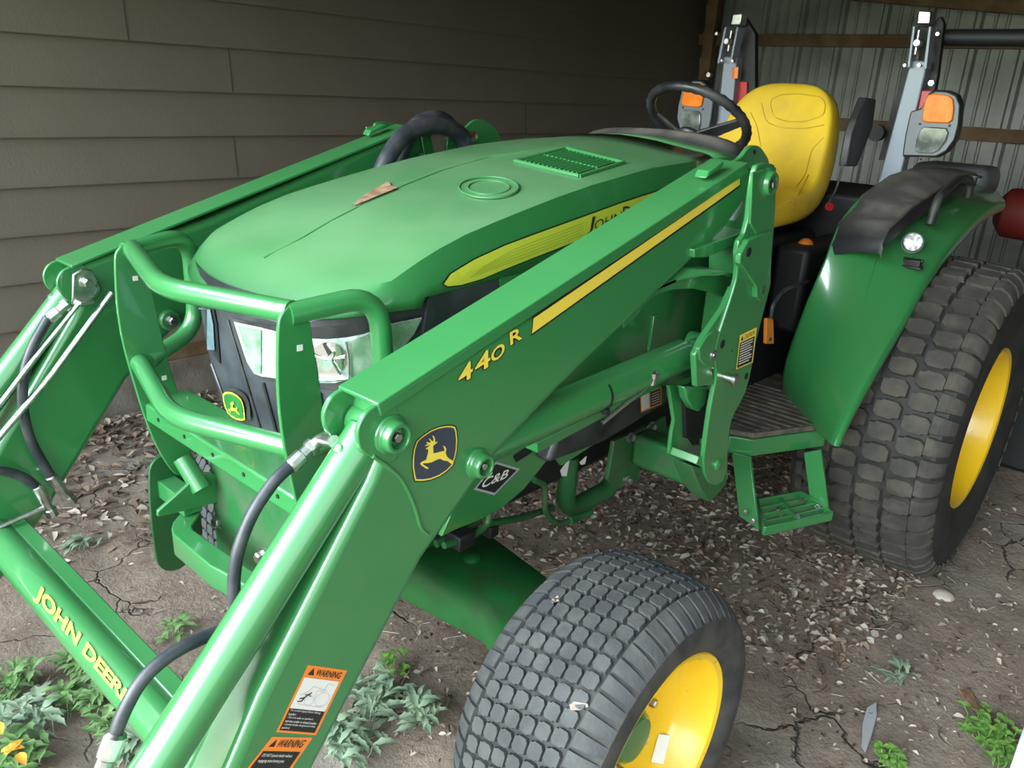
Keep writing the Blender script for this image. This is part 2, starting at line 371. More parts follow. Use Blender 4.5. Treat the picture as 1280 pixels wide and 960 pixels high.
for c0, rr in (((.42, .26), .13), ((.78, .36), .2)):
    stick(mb, pic, [(c0[0] + rr * math.cos(k * .5236), c0[1] + rr * 1.3 * math.sin(k * .5236)) for k in range(13)], .4, fx, .0016, 3)
stick(mb, pic, [(.40, .56), (.32, .46), (.24, .34), (.12, .30)], 1.2, fx, .002, 2); stick(mb, pic, [(.26, .36), (.22, .22), (.10, .20)], 1.2, fx, .002, 2); stick(mb, pic, [(.22, .46), (.33, .47), (.42, .42)], 1, fx, .002, 2)
M['linegrey'] = mat('print_grey', (.35, .35, .36), .6)
tag(mb.build('warning_label', ['orange', 'white', 'decal_black', 'linegrey'], ARM_L, smooth=False), 'orange warning label with a picture panel')
q2 = wq((270, 1010), (330, 1012), (340, 921), (391, 922)); mb = MB()
panel(mb, q2, 0, 1, 0, 1, fx, .0005, 0); panel(mb, q2, .06, .94, .05, .80, fx, .001, 2)
lettering(mb, 'WARNING', sub(q2, .28, .90, .855, .965), fx, .001, 2, bold=.02, shear=.2); art(mb, [q2(.10, .86), q2(.24, .86), q2(.17, .97)], fx, .001, 2)
for i, t in enumerate(['DO NOT operate loader without', 'engaging attachment pins.', '', 'Failure to engage retainer could', 'result in attachment detaching', 'from loader causing serious', 'injury.']):
    if t: lettering(mb, t, sub(q2, .12, .12 + .024 * len(t), .71 - i * .075, .765 - i * .075), fx, .0016, 1)
tag(mb.build('warning_label', ['orange', 'white', 'decal_black'], ARM_L, smooth=False), 'orange and black text-only warning label')
# ---------------- torque tube joining the arms
mb = MB(); b0 = at(29, 645, x=-.475); yb, zb = b0.y, b0.z
mb.prism([Vector((-AI, yb, zb)), Vector((-AI, yb - .032, zb)), Vector((-AI, yb - .032, zb - .06)), Vector((-AI, yb, zb - .06))], (AI + .40, 0, 0))
tt = mb.build('cross_box', 'green', T, bevel=.003)
mb = MB(); tc_ = Vector((-AI - .005, yb - .056, zb - .030)); mb.lathe(tc_, (1, 0, 0), [(0, .037), (2 * AI + .01, .037)], 48)
tube_o = mb.build('torque_tube', 'green', T)
bt = bvh_of(tube_o); ft = onto(bt, .003)
mb = MB()
lettering(mb, 'JOHN DEERE', quad((43, 750), (157, 886), (50, 730), (167, 871)), ft, 0, 0, bold=.035)
tag(mb.build('maker_lettering', 'decal_yellow', tube_o, smooth=False), 'yellow maker name printed along the tube')
# ---------------- hoses and pipes on the loader
def hose(name, pts, x, r, m='hose', par=T, fil=.05, n=14):
    k = MB(); P = [at(*p[:2], x=(p[2] if len(p) > 2 else x)) for p in pts]; k.tube(P, r, n, fil=fil); return k.build(name, m, par)
def ferrule(par, a, b, x, r):
    k = MB(); A, B = at(*a, x=x), at(*b, x=x); d = B - A
    k.lathe(A, d, [(0, r * .9), (.004, r * 1.25), (d.length * .5, r * 1.25), (d.length * .55, r), (d.length * .8, r), (d.length * .8, r * 1.3), (d.length, r * 1.3)], 10); return k.build('crimp_fitting', 'zinc', par)
h = hose('hydraulic_hose', [(366, 580), (345, 598), (315, 640), (296, 690), (291, 735), (300, 790), (318, 850), (322, 960)], .44, .0095)
ferrule(h, (362, 584), (392, 556), .44, .010)
k = MB(); k.tube([at(388, 560, x=.44), at(402, 548, x=.45), at(418, 552, x=.50)], .0095, 12, fil=.01); k.build('elbow_fitting', 'zinc', h)
h = hose('hydraulic_hose', [(330, 770), (265, 792), (215, 815), (175, 850), (152, 895), (142, 925)], .47, .0095)
ferrule(h, (146, 915), (124, 975), .47, .012)
h = hose('hydraulic_hose', [(60, 398), (36, 440), (26, 490), (34, 545), (66, 600)], -.45, .0105); ferrule(h, (60, 400), (84, 380), -.45, .0105); ferrule(h, (62, 594), (90, 628), -.45, .0105)
h = hose('hydraulic_hose', [(-30, 590), (5, 588), (30, 596), (50, 612)], -.44, .0105); ferrule(h, (46, 606), (66, 644), -.44, .0105)
for pts in ([(100, 378), (40, 452), (0, 505), (-40, 550)], [(140, 366), (62, 472), (0, 545), (-40, 600)]):
    hose('steel_pipe', pts, -.44, .0055 if pts[0][0] == 100 else .007, 'zinc', T, .02)
hose('steel_pipe', [(70, 628), (20, 650), (-20, 668)], -.44, .006, 'zinc', T, .02)
k = MB(); c = at(104, 358, x=-.455); k.prism([c + Vector((0, a, b)) for a, b in ((-.03, -.035), (.0, -.04), (.03, .01), (.02, .035), (0, .04), (-.02, .03))], (.008, 0, 0)); k.box(c + Vector((.012, -.005, -.03)), (.03, .03, .008))
lb = k.build('pipe_bracket', 'zinc', T, bevel=.002)
k = MB(); bolt(k, c + Vector((.008, .004, .01)), (1, 0, 0), .010, .012); k.build('bolt', 'zinc', lb)
# bundle of sheathed hoses rising behind the far arm
hb = hose('hose_bundle', [(470, 235), (480, 205), (500, 172), (525, 158), (552, 156), (578, 168), (588, 192), (588, 215)], -.40, .024, 'hose', T, .06, 18)
hose('hose_sheath', [(492, 215), (508, 170), (530, 150), (552, 148), (574, 172)], -.46, .026, 'hose', hb, .06, 18)
k = MB(); c = at(585, 170, x=-.40); k.lathe(c, (0, .5, -.8), [(0, .027), (.012, .027)], 20); k.build('hose_clamp', 'zinc', hb)
# ---------------- loader masts
TX = .615
outer = [(945, 208), (952, 204), (962, 204), (971, 207), (970, 250), (968, 285), (962, 355), (955, 390), (947, 415), (939, 467), (930, 497), (916, 520), (911, 543), (909, 600), (890, 610), (878, 588), (884, 540), (890, 500), (897, 470), (893, 455), (895, 430), (905, 400), (915, 370), (923, 342), (921, 305), (934, 289), (940, 236)]
for mir in (False, True):
    mb = MB(); mb.prism(smooth_outline(pp(outer, x=TX), 1), (-.012, 0, 0))
    mast = mb.build('loader_mast', 'green', T, bevel=.003, seg=3, mirror=mir)
    # inner plate with the lifting ear
    ear = [(905, 205), (925, 200), (936, 184), (945, 181), (953, 185), (965, 206), (965, 300), (950, 420), (900, 500), (870, 470), (905, 330), (900, 260)]
    k = MB(); P = smooth_outline(pp(ear, x=AI - .02), 2); k.prism(P, (-.012, 0, 0)); k.build('inner_plate', 'green', mast, bevel=.002, mirror=mir)
    k = MB(); c = at(943, 190, x=AI - .02); k.lathe(c, (1, 0, 0), [(.0, .006), (.001, .006), (.001, 0)], 20); k.build('lifting_hole', 'black', mast, mirror=mir)
    k = MB(); k.prism(pp([(966, 210), (964, 355), (945, 430), (938, 430), (950, 355), (955, 215)], x=TX - .012), (-(TX - AI), 0, 0)); k.build('rear_web', 'green', mast, bevel=.003, mirror=mir)
    k = MB(); c = at(958, 229, x=TX); boss(k, c, .026, .012); k.build('pivot_boss', 'green', mast, mirror=mir, bevel=.001)
    k = MB(); bolt(k, c + Vector((.006, 0, 0)), (1, 0, 0), .010, .010); k.lathe(c + Vector((.004, 0, 0)), (1, 0, 0), [(0, .017), (.003, .017), (.003, .012)], 24); k.build('pivot_bolt', 'zinc', mast, mirror=mir)
    # raised pads on the casting
    k = MB(); plate([(941, 215), (971, 209), (968, 286), (946, 294), (938, 280)], TX + .005, .006, k)
    plate([(926, 318), (936, 300), (968, 287), (966, 300), (960, 352), (957, 372), (951, 378), (946, 372), (946, 360), (930, 336), (925, 330)], TX + .012, .014, k)
    k.build('cast_pad', 'green', mast, bevel=.004, seg=3, mirror=mir)
    for q, r in (((936, 315), .010), ((954, 362), .010), ((915, 438), .004), ((933, 470), .008)):
        k = MB(); off = .0125 if q[1] < 400 else .0005; k.lathe(at(*q, x=TX + off), (1, 0, 0), [(0, r), (.001, r), (.001, 0)], 20); k.build('bolt_hole', 'black' if r > .005 and q[1] != 362 else 'darkgreen', mast, mirror=mir)
    # arch shaped brace towards the hood
    FX = .60; FA = .560
    br = [(917, 358), (905, 385), (878, 424), (869, 444), (871, 484), (893, 481), (890, 460), (896, 430), (908, 400), (919, 372)]
    k = MB(); plate(br, FX + .01, .014, k)
    bp = k.build('brace_plate', 'green', mast, bevel=.003, mirror=mir)
    top = [(925, 345), (905, 339), (880, 340), (845, 348), (805, 365), (775, 384)]
    bot = [(903, 372), (890, 366), (868, 361), (842, 362), (822, 368), (808, 378), (796, 396), (780, 410)]
    k = MB(); rows = [[at(*q, x=FX - .002 if i_ < 3 else FA), at(*q, x=FX - .002 if i_ < 3 else FA) - Vector((.14, 0, 0))] for i_, q in enumerate(top)]; k.loft(rows)
    k.build('arch_sheet', 'green', mast, solid=.008, mirror=mir)
    k = MB(); k.prism(pp(top + bot[::-1], x=FA), (-.008, 0, 0)); k.build('arch_web', 'green', mast, bevel=.002, mirror=mir)
    k = MB(); k.prism(pp([(884, 420), (894, 412), (904, 415), (911, 425), (909, 436), (898, 450), (893, 462), (884, 460), (875, 450), (874, 436)], x=FX + .014), (-.014, 0, 0)); k.build('pin_boss_plate', 'green', bp.parent, bevel=.003, seg=3, mirror=mir)
    k = MB(); c = at(892, 444, x=FX + .014); k.lathe(c, (1, 0, 0), [(0, .012), (.002, .012), (.002, .007), (.004, .006), (.004, 0)], 20); k.build('lock_pin', 'zinc', mast, mirror=mir)
    k = MB(); c = at(903, 430, x=FX + .0145); k.lathe(c, (1, 0, 0), [(0, .010), (.001, .010), (.001, 0)], 20); k.build('spare_hole', 'black', mast, mirror=mir)
    k = MB(); c = at(906, 471, x=TX); k.lathe(c, (1, 0, 0), [(0, .009), (.022, .009), (.022, .014), (.028, .014), (.030, .012), (.030, 0)], 24); k.build('parking_pin', 'zinc', mast, mirror=mir)
    # lower box that clips on the mounting frame
    k = MB(); plate([(836, 482), (850, 482), (860, 520), (858, 545), (866, 556), (878, 556), (884, 530), (890, 500), (893, 481), (900, 481), (884, 590), (865, 584), (837, 568), (840, 540), (843, 526)], FX - .06, .010, k)
    k.build('lower_bracket', 'green', mast, bevel=.003, mirror=mir)
    k = MB(); k.prism(pp([(837, 568), (878, 588), (878, 578), (840, 558)], x=FX - .06), (.07, 0, 0)); k.build('bracket_floor', 'green', mast, bevel=.002, mirror=mir)
    k = MB(); k.prism(pp([(856, 482), (884, 482), (880, 548), (858, 548)], x=FX - .05), (-.01, 0, 0)); k.build('bracket_slot_shade', 'black', mast, mirror=mir)  # black sheet stands in for the shade inside the bracket slot
    k = MB(); k.prism(pp([(856, 484), (886, 484), (882, 505), (874, 515), (866, 512), (858, 498)], x=FX - .02), (-.02, 0, 0)); k.build('latch_hook', 'green', mast, bevel=.004, mirror=mir)
    k = MB(); k.prism(pp([(864, 582), (909, 592), (908, 606), (888, 628), (876, 612)], x=TX - .005), (-.05, 0, 0)); k.build('guide_wedge', 'darkgreen', mast, bevel=.003, mirror=mir)
    k = MB(); c = at(896, 581, x=TX); k.lathe(c, (1, 0, 0), [(0, .014), (.006, .014), (.008, .010), (.008, 0)], 24); k.build('welded_stub', 'green', mast, mirror=mir)
    # brace from mast towards the hood and the deep side panel behind the arm
    k = MB(); k.prism(pp([(640, 470), (700, 400), (915, 232), (925, 300), (905, 350), (880, 400), (870, 470), (700, 520)], x=AI - .06), (-.008, 0, 0)); sp = k.build('side_panel', 'green', mast, bevel=.002, mirror=mir)
    k = MB(); k.prism(pp([(868, 312), (934, 288), (934, 299), (884, 322), (868, 322)], x=FX - .02), (-.12, 0, 0)); k.build('stiffener', 'green', mast, bevel=.002, mirror=mir); k = MB(); k.prism(pp([(818, 395), (824, 393), (818, 440), (812, 440)], x=AI - .052), (-.02, 0, 0)); k.build('panel_rib', 'green', mast, bevel=.002, mirror=mir)
    if not mir: MAST_L = mast
    # mounting frame : cross beam and bolted plate
    k = MB(); k.prism([Vector((.31, .57, .615)), Vector((.31, .57, .705)), Vector((.31, .65, .705)), Vector((.31, .65, .615))], (.23, 0, 0)); fr = k.build('mounting_beam', 'darkgreen', T, bevel=.012, seg=3, mirror=mir)
    k = MB(); k.prism(pp([(768, 552), (800, 538), (832, 520), (836, 545), (800, 578), (800, 600), (772, 612), (760, 600)], x=.31), (-.014, 0, 0)); k.build('mounting_plate', 'darkgreen', fr, bevel=.003, mirror=mir)
    for q in ((787, 546), (783, 600), (813, 533)):
        k = MB(); bolt(k, at(*q, x=.311), (1, 0, 0), .011, .012); k.build('frame_bolt', 'zinc', fr, mirror=mir)
ftx = onx(TX + .001)
q3 = wq((920, 462), (941, 453), (925, 419), (946, 409)); mb = MB()
panel(mb, q3, 0, 1, 0, 1, ftx, .0005, 0); panel(mb, q3, .06, .94, .03, .76, ftx, .001, 1)
lettering(mb, 'CAUTION', sub(q3, .30, .92, .81, .94), ftx, .001, 1, shear=.2); art(mb, [q3(.08, .81), q3(.25, .81), q3(.165, .95)], ftx, .001, 1)
for i in range(9): panel(mb, q3, .12, .86 - .12 * (i % 3 == 2), .69 - i * .072, .715 - i * .072, ftx, .0014, 2)
tag(mb.build('caution_label', ['decal_yellow', 'decal_black', 'white'], MAST_L, smooth=False), 'yellow caution label with black text panel')
# ---------------- brush guard
GX = .297
gout = [(141, 322), (144, 312), (154, 303.5), (166, 303), (176, 313), (184, 350), (189, 364), (197, 404), (210, 457), (223, 495), (236, 540), (236, 580), (220, 598), (197, 565), (179, 522), (164, 473), (152, 431), (144, 385)]
gp = smooth_outline([Vector((GX, v.y, v.z)) for v in pp(gout, x=-GX)])
for sx in (-1, 1):
    mb = MB(); mb.prism([Vector((sx * GX, v.y, v.z)) for v in gp], (.008, 0, 0)); g = mb.build('guard_plate', 'green', T, bevel=.002)
    if sx > 0: GPL = g
    for q in ((167, 347), (203, 471)):
        k = MB(); v = at(*q, x=-GX); k.box((sx * GX + .0085, v.y, v.z), (.002, .010, .010)); k.build('square_hole', 'white', g)
mb = MB(); y0 = -.475
mb.tube([(-GX - .002, y0 + .035, 1.208), (0, y0 - .045, 1.198), (GX + .002, y0 + .025, 1.208)], .0195, 20, fil=.07); mb.build('guard_tube', 'green', T)
mb = MB(); mb.tube([(-GX - .002, -.452, .968), (0, -.527, .954), (GX + .002, -.455, .972)], .0195, 20, fil=.07); mb.build('guard_tube', 'green', T)
for sx in (-1, 1):
    e = sx * .03
    mb = MB(); mb.tube([(sx * GX, -.455, 1.205), (sx * GX + e, -.30, 1.222), (sx * GX + e * 1.5, -.295, 1.0), (sx * GX, -.43, .965)], .019, 20, fil=.065); mb.build('side_hoop', 'green', T)
# channel cross bar with holes
cl = at(195, 515, x=-.289); cr = at(356, 613, x=.289); ym = (cl.y + cr.y) / 2; zt = (cl.z + cr.z) / 2
mb = MB(); mb.prism([Vector((-.293, ym, zt)), Vector((-.293, ym, zt - .042)), Vector((-.293, ym + .10, zt - .042)), Vector((-.293, ym + .10, zt + .012))], (.59, 0, 0)); cb = mb.build('channel_bar', 'green', T, bevel=.005, seg=3)
k = MB()
for i in range(5): k.lathe((-.23 + i * .115, ym - .001, zt - .018), (0, -1, 0), [(0, .0045), (.001, .0045), (.001, 0)], 14)
k.build('bolt_holes', 'black', cb)
# bumper underneath, gusset and skid plates
mb = MB(); zB = .60
bt_ = [(226, 640), (248, 634), (251, 642), (240, 657), (242, 662), (300, 703), (345, 733), (400, 772), (392, 792), (345, 758), (305, 731), (274, 713), (262, 707), (216, 668), (214, 660), (216, 652)]
P = pp(bt_, z=zB); mb.prism(P, (0, 0, -.055)); bmp = mb.build('bumper_bar', 'green', T, bevel=.004, seg=3)
k = MB(); k.prism(pp([(195, 637), (195, 644), (232, 636), (262, 628), (300, 622), (303, 604), (262, 590), (250, 589)], x=-.235), (.010, 0, 0)); k.build('gusset_plate', 'green', bmp, bevel=.002)
k = MB(); k.tube([at(228, 572, x=-.27), at(252, 612, x=-.22)], .022, 18); k.build('brace_tube', 'green', bmp)
for sx in (-1, 1): k = MB(); k.box((sx * .30, -.395, .625), (.14, .045, .045)); k.build('tie_bar', 'green', bmp, bevel=.003)
k = MB(); bolt(k, at(277, 651, y=-.33), (.2, -1, .2), .013, .018); k.build('bumper_bolt', 'zinc', bmp)
sk = [Vector((-.36, v.y, v.z)) for v in pp([(184, 590), (188, 577), (199, 568), (215, 566), (232, 600), (240, 640), (238, 690), (232, 703), (222, 711), (207, 713), (197, 707), (193, 695), (186, 640)], x=-.36)]
for sx in (-1, 1):
    mb = MB(); mb.prism([Vector((sx * .36 if sx < 0 else .29, v.y - (.09 if sx > 0 else 0), v.z)) for v in smooth_outline(sk, 1)], (-sx * .008, 0, 0)); s_ = mb.build('skid_plate', 'darkgreen', T, bevel=.002)
# ---------------- front casting, frame and engine mass
mb = MB(); mb.box((0, -.12, .60), (.30, .32, .16)); mb.box((.06, -.30, .52), (.30, .02, .16)); fc = mb.build('front_support', 'darkgreen', T, bevel=.02, seg=3)
k = MB(); k.box((0, -.33, .60), (.50, .014, .36)); k.build('front_plate', 'darkgreen', fc, bevel=.003)
k = MB(); bolt(k, (-.03, -.338, .56), (0, -1, 0), .014, .016); k.build('support_bolt', 'zinc', fc)
mb = MB(); mb.box((0, .55, .66), (.44, 1.5, .14)); mb.box((0, .45, .82), (.42, 1.4, .30)); mb.build('engine_block', 'black', T, bevel=.02)
mb = MB(); mb.box((0, 1.65, .62), (.50, .85, .45)); mb.box((0, 1.65, .54), (1.2, .2, .2)); mb.build('transmission_case', 'black', T, bevel=.03)
# front axle
mb = MB()
rows = []
for x, ya, yb_, z0, z1 in ((-.50, -.04, .05, .30, .39), (-.42, -.02, .14, .30, .41), (-.30, .03, .24, .29, .42), (-.12, .02, .26, .28, .43), (.0, .02, .27, .27, .45), (.12, .02, .27, .28, .43), (.30, .03, .25, .29, .42), (.37, .0, .22, .29, .41), (.40, -.03, .14, .30, .41), (.50, -.04, .05, .30, .39)):
    rows.append([Vector((x, ya, z0 + .03)), Vector((x, ya, z1 - .02)), Vector((x, ya + .02, z1)), Vector((x, yb_ - .02, z1)), Vector((x, yb_, z1 - .02)), Vector((x, yb_, z0 + .03)), Vector((x, yb_ - .03, z0)), Vector((x, ya + .03, z0))])
mb.loft(rows, closed=True); ax = mb.build('front_axle', 'axlegreen', T, angle=50)
for sx in (-1, 1):
    k = MB(); k.tube([(sx * .50, 0, .22), (sx * .50, 0, .50)], .05, 20); k.prism([Vector((sx * .44, -.02, .28)), Vector((sx * .44, -.10, .34)), Vector((sx * .44, -.08, .44)), Vector((sx * .44, .06, .45))], (sx * .08, 0, 0)); k.build('steering_knuckle', 'darkgreen', ax, bevel=.008, mirror=False)
k = MB(); c = at(590, 697, z=.435); k.lathe((c.x, c.y, .430), (0, 0, 1), [(0, .022), (.012, .022), (.014, .019), (.014, 0)], 24);  k.build('pivot_cap', 'axlegreen', ax)
# ---------------- wheels
def wheel(cx, cy, cz, w, R0, Rr, cols, NB, big, mir):
    """left wheel centred at cx; parts: tyre, rim"""
    X = Vector((1, 0, 0)); c = Vector((cx, cy, cz)); h = w / 2
    gr = R0 * .965
    if not big: prof = [(-.125, Rr), (-.135, Rr + .012), (-.150, Rr + .04), (-.155, .265), (-.148, .295), (-.125, .314), (-.10, gr - .008), (-.06, gr - .001), (0, gr)]
    else: prof = [(-.20, Rr), (-.212, Rr + .015), (-.228, Rr + .06), (-.235, .38), (-.232, .46), (-.222, .50), (-.205, .522), (-.14, gr - .006), (0, gr)]
    prof = prof + [(-a, b) for a, b in prof[-2::-1]]
    t = MB(); t.lathe(c, X, prof, 96, mi=0, cap=False)
    import bisect
    def rad(x):
        x = abs(x); pr = sorted((-a, b) for a, b in prof if a <= 0 and b > (.49 if big else .29))
        for (a, b), (a2, b2) in zip(pr[:-1], pr[1:]):
            if a <= x <= a2 and a2 > a: return b + (b2 - b) * (x - a) / (a2 - a)
        return pr[-1][1]
    def P(x, th, dr):
        r = rad(x) + dr; return c + Vector((x, -math.cos(th) * r, math.sin(th) * r))
    dth = 2 * math.pi / NB; hh = .009 if not big else .020
    xs0 = [(-cols / 2 + .5 + i) for i in range(cols)]; pitch = (w * .86 if not big else w * .80) / cols
    for i in range(cols):
        xc = xs0[i] * pitch; bw = pitch * (.465 if not big else .455); bh = dth * (.45 if not big else .43)
        for k in range(NB):
            th = k * dth + (i * .18 * dth) + (.5 * dth if (big and i % 2) else 0)
            j = random.uniform(-.02, .02)
            pts = [(-bw, -.55), (-bw * .62, -1), (bw * .45, -1), (bw * .62, -.8), (bw, -.75), (bw, .55), (bw * .62, 1), (-bw * .45, 1), (-bw * .62, .8), (-bw, .75)]
            base = [P(xc + a, th + b * bh, -.004) for a, b in pts]; topv = [P(xc + a * .93, th + b * bh * .9, hh) for a, b in pts]
            n = len(pts); fs = [list(range(n, 2 * n))] + [[q, (q + 1) % n, n + (q + 1) % n, n + q] for q in range(n)]
            t.add(base + topv, fs, 1)
            if big or True:   # thin sipe
                pass
    xe = (cols / 2) * pitch
    prf = [(xe + .002, rad(xe + .002))] + ([(.112, .319), (.126, .311), (.138, .302), (.146, .292)] if not big else [(.190, .530), (.207, .519), (.220, .502), (.226, .485)])
    nrm = []
    for a in range(len(prf)):
        p0_, p1_ = prf[max(0, a - 1)], prf[min(len(prf) - 1, a + 1)]; t_ = Vector((p1_[0] - p0_[0], p1_[1] - p0_[1])).normalized(); nrm.append((-t_.y, t_.x))
    for sd in (-1, 1):
        for k in range(NB):
            th = k * dth + .25 * dth; vs = []; m = len(prf) - 1
            for a in range(m + 1):
                e = hh * (1 - .65 * a / m); bh = dth * (.45 - .10 * a / m); (x, r_), (nx_, nr_) = prf[a], nrm[a]
                for b, dr in ((-bh, -.006), (-bh * .88, e), (bh * .88, e), (bh, -.006)):
                    xx = x + nx_ * dr; rr_ = r_ + nr_ * dr; vs.append(c + Vector((sd * xx, -math.cos(th + b) * rr_, math.sin(th + b) * rr_)))
            fs = []
            for a in range(m):
                for b in range(3): fs.append((a * 4 + b, a * 4 + b + 1, a * 4 + b + 5, a * 4 + b + 4))
            fs += [(0, 1, 2, 3), (m * 4, m * 4 + 1, m * 4 + 2, m * 4 + 3)]
            t.add(vs, fs, 1)
    wh = bpy.data.objects.new
    ty = t.build('rear_tyre' if big else 'front_tyre', ['sidewall2', 'tread2'] if big else ['sidewall', 'tread'], T, mirror=mir, angle=30)
    r = MB(); f = .122 if not big else .195; rr = Rr; DD = .085 if not big else .14
    r.lathe(c, X, [(f + .012, rr + .014), (f + .016, rr + .010), (f + .012, rr - .002), (f, rr - .010), (f - .03, rr - .014), (f - .05, rr - .026), (f - DD + .02, rr - .03), (f - DD + .005, rr - .05), (f - DD, .10), (f - DD, .05), (f - DD, 0)], 72, cap=False)
    r.lathe(c, X, [(-f - .012, rr + .014), (-f, rr - .01), (-f + .05, rr - .026), (f - DD, rr - .03)], 72, cap=False)
    rim = r.build('wheel_rim', 'yellow', T, mirror=mir)
    k = MB(); hr = .058 if not big else .09; hx = f - DD
    k.lathe(c + X * hx, X, [(-.01, hr * 1.15), (.012, hr * 1.12), (.016, hr), (.03, hr * .92), (.036, hr * .8), (.036, 0)], 40); k.build('hub', 'green', rim, mirror=mir)
    for a in range(6 if not big else 8):
        th = 2 * math.pi * (a + .35) / (6 if not big else 8); k = MB(); br_ = hr * 1.5; bolt(k, c + X * hx + Vector((0, math.cos(th) * br_, math.sin(th) * br_)), X, .010 if not big else .013, .018); k.build('wheel_bolt', 'zinc', rim, mirror=mir)
    k = MB(); k.lathe(c + X * (f + .0), X, [(0, .001)], 3)
    return ty, rim
fw = wheel(.681, .008, .348, .22, .345, .207, 6, 60, False, False)
wheel(.585, .13, .348, .22, .345, .207, 6, 60, False, True)
rw = wheel(.668, 1.859, .542, .44, .556, .275, 4, 50, True, False)
wheel(.668, 1.859, .542, .44, .556, .275, 4, 50, True, True)
# white sticker in the front rim
bb = bvh_of(fw[1]); fr_ = onto(bb, .002); mb = MB()
q = quad((813, 952), (829, 955), (823, 917), (838, 919)); panel(mb, q, 0, 1, 0, 1, fr_, 0, 0)
for i in range(7): panel(mb, q, .15, .48, .55 + i * .05, .575 + i * .05, fr_, .002, 1)
lettering(mb, '193-1661', lambda u, v: q(.62 + .2 * v, .85 - .5 * u), fr_, .002, 1)
mb.build('part_sticker', ['white', 'decal_black'], fw[1], smooth=False)
# ---------------- hood
def lerp(a, b, t): return a + (b - a) * t
def interp(tab, y):
    if y <= tab[0][0]: return tab[0][1]
    for (a, b), (c, d) in zip(tab[:-1], tab[1:]):
        if y <= c: return b + (d - b) * (y - a) / (c - a)
    return tab[-1][1]
CZ = [(-.40, 1.178), (-.36, 1.192), (-.32, 1.208), (-.26, 1.228), (-.174, 1.264), (-.10, 1.290), (.01, 1.314), (.15, 1.342), (.273, 1.364), (.535, 1.397), (.82, 1.412)]
LZ = [(-.33, 1.180), (-.29, 1.188), (-.209, 1.198), (0, 1.208), (.3, 1.22), (.82, 1.25)]
XS = [0, .06, .12, .17, .21, .245, .27, .287, .300, .311, .320, .325]
DZ = [.016, .015, .013, .010, .008, .006, .005, .003, 0, 0, 0, 0]
NY = [(0, -.405), (.08, -.400), (.15, -.388), (.21, -.368), (.25, -.348), (.28, -.325), (.30, -.295), (.315, -.25), (.325, -.20)]
def nose_y(x): return interp(NY, x)
def hood_pt(i, s):
    x = XS[i]; y0 = nose_y(x); y = lerp(y0, .82, s); lip = 1.150 + .028 * (min(x, .31) / .3) ** 2
    t = min(1, (y - y0) / lerp(.13, .05, min(1, x / .3))); ks = 1 - (1 - t) ** 2.2
    cz = interp(CZ, y) + DZ[i] * (1 + 1.3 * max(0, min(1, (y - .2) / .6)))
    z = lerp(lip, cz, ks)
    if i > 8: z = lerp(z, max(interp(LZ, y), lip if t < .02 else 0) if t > .02 else lip, (i - 8) / 3)
    return Vector((x, y, z))
SS = [0, .008, .02, .04, .07, .10, .14, .2, .27, .35, .44, .54, .64, .74, .82, .9, 1]
mb = MB(); rows = []
for s in SS[:]:
    L_ = [hood_pt(i, s) for i in range(len(XS))]
    rows.append([Vector((-v.x, v.y, v.z)) for v in L_[:0:-1]] + L_)
mb.loft(rows, flip=True)
hood = mb.build('hood', 'hood', T, angle=28)
me = hood.data
bh_ = bvh_of(hood); fh = onto(bh_, .0012)
q_ = hood.modifiers.new('s', 'SOLIDIFY'); q_.thickness = .006; q_.offset = -1
# raised crease strip on the far side and the cap and the vent
mb = MB(); art(mb, [(612 + 37 * math.cos(R(a)), 237 + 13 * math.sin(R(a))) for a in range(0, 360, 12)], fh, .001, 0, grid=12); mb.build('hood_cap', 'hood', hood, solid=0)
mb = MB(); ring = lambda rx, ry: [fh(611 + rx * math.cos(R(a)), 236 + ry * math.sin(R(a)), .002) for a in range(0, 361, 10)]
mb.tube(ring(26, 8.5), .0016, 6); mb.tube(ring(37, 13), .0022, 6); mb.build('cap_ring', 'hood', hood)
mb = MB(); vq = quad((724, 222), (779, 205), (644, 203), (707, 187)); 
fr4 = [(0, 0), (1, 0), (1, 1), (0, 1)]
mb.tube([fh(*vq(*p), .002) for p in [(0, 0), (.5, 0), (1, 0), (1, .5), (1, 1), (.5, 1), (0, 1), (0, .5), (0, 0)]], .005, 8)
vent = mb.build('vent_frame', 'hood', hood)
mb = MB(); panel(mb, vq, .06, .94, .06, .94, fh, .0006, 0); mb.build('vent_opening', 'black', vent, smooth=False)
mb = MB()
for i in range(13):
    t = .10 + i * .067; mb.tube([fh(*vq(.08, t), .003), fh(*vq(.5, t), .003), fh(*vq(.92, t), .003)], .0028, 6)
mb.tube([fh(*vq(.5, .06), .003), fh(*vq(.5, .94), .003)], .0028, 6); mb.build('vent_slats', 'green', vent)
P_ = [fh(*q, 0) for q in ((330, 322), (375, 299), (410, 278), (445, 260), (497, 235), (550, 214), (609, 197), (660, 190), (713, 183))]; P_ = [p for p in P_ if p]
for sx in (1,):
    mb = MB(); mb.tube([Vector((sx * p.x, p.y, p.z - .002)) for p in P_], .0038, 8, fil=.02); mb.build('hood_crease', 'hood', hood)
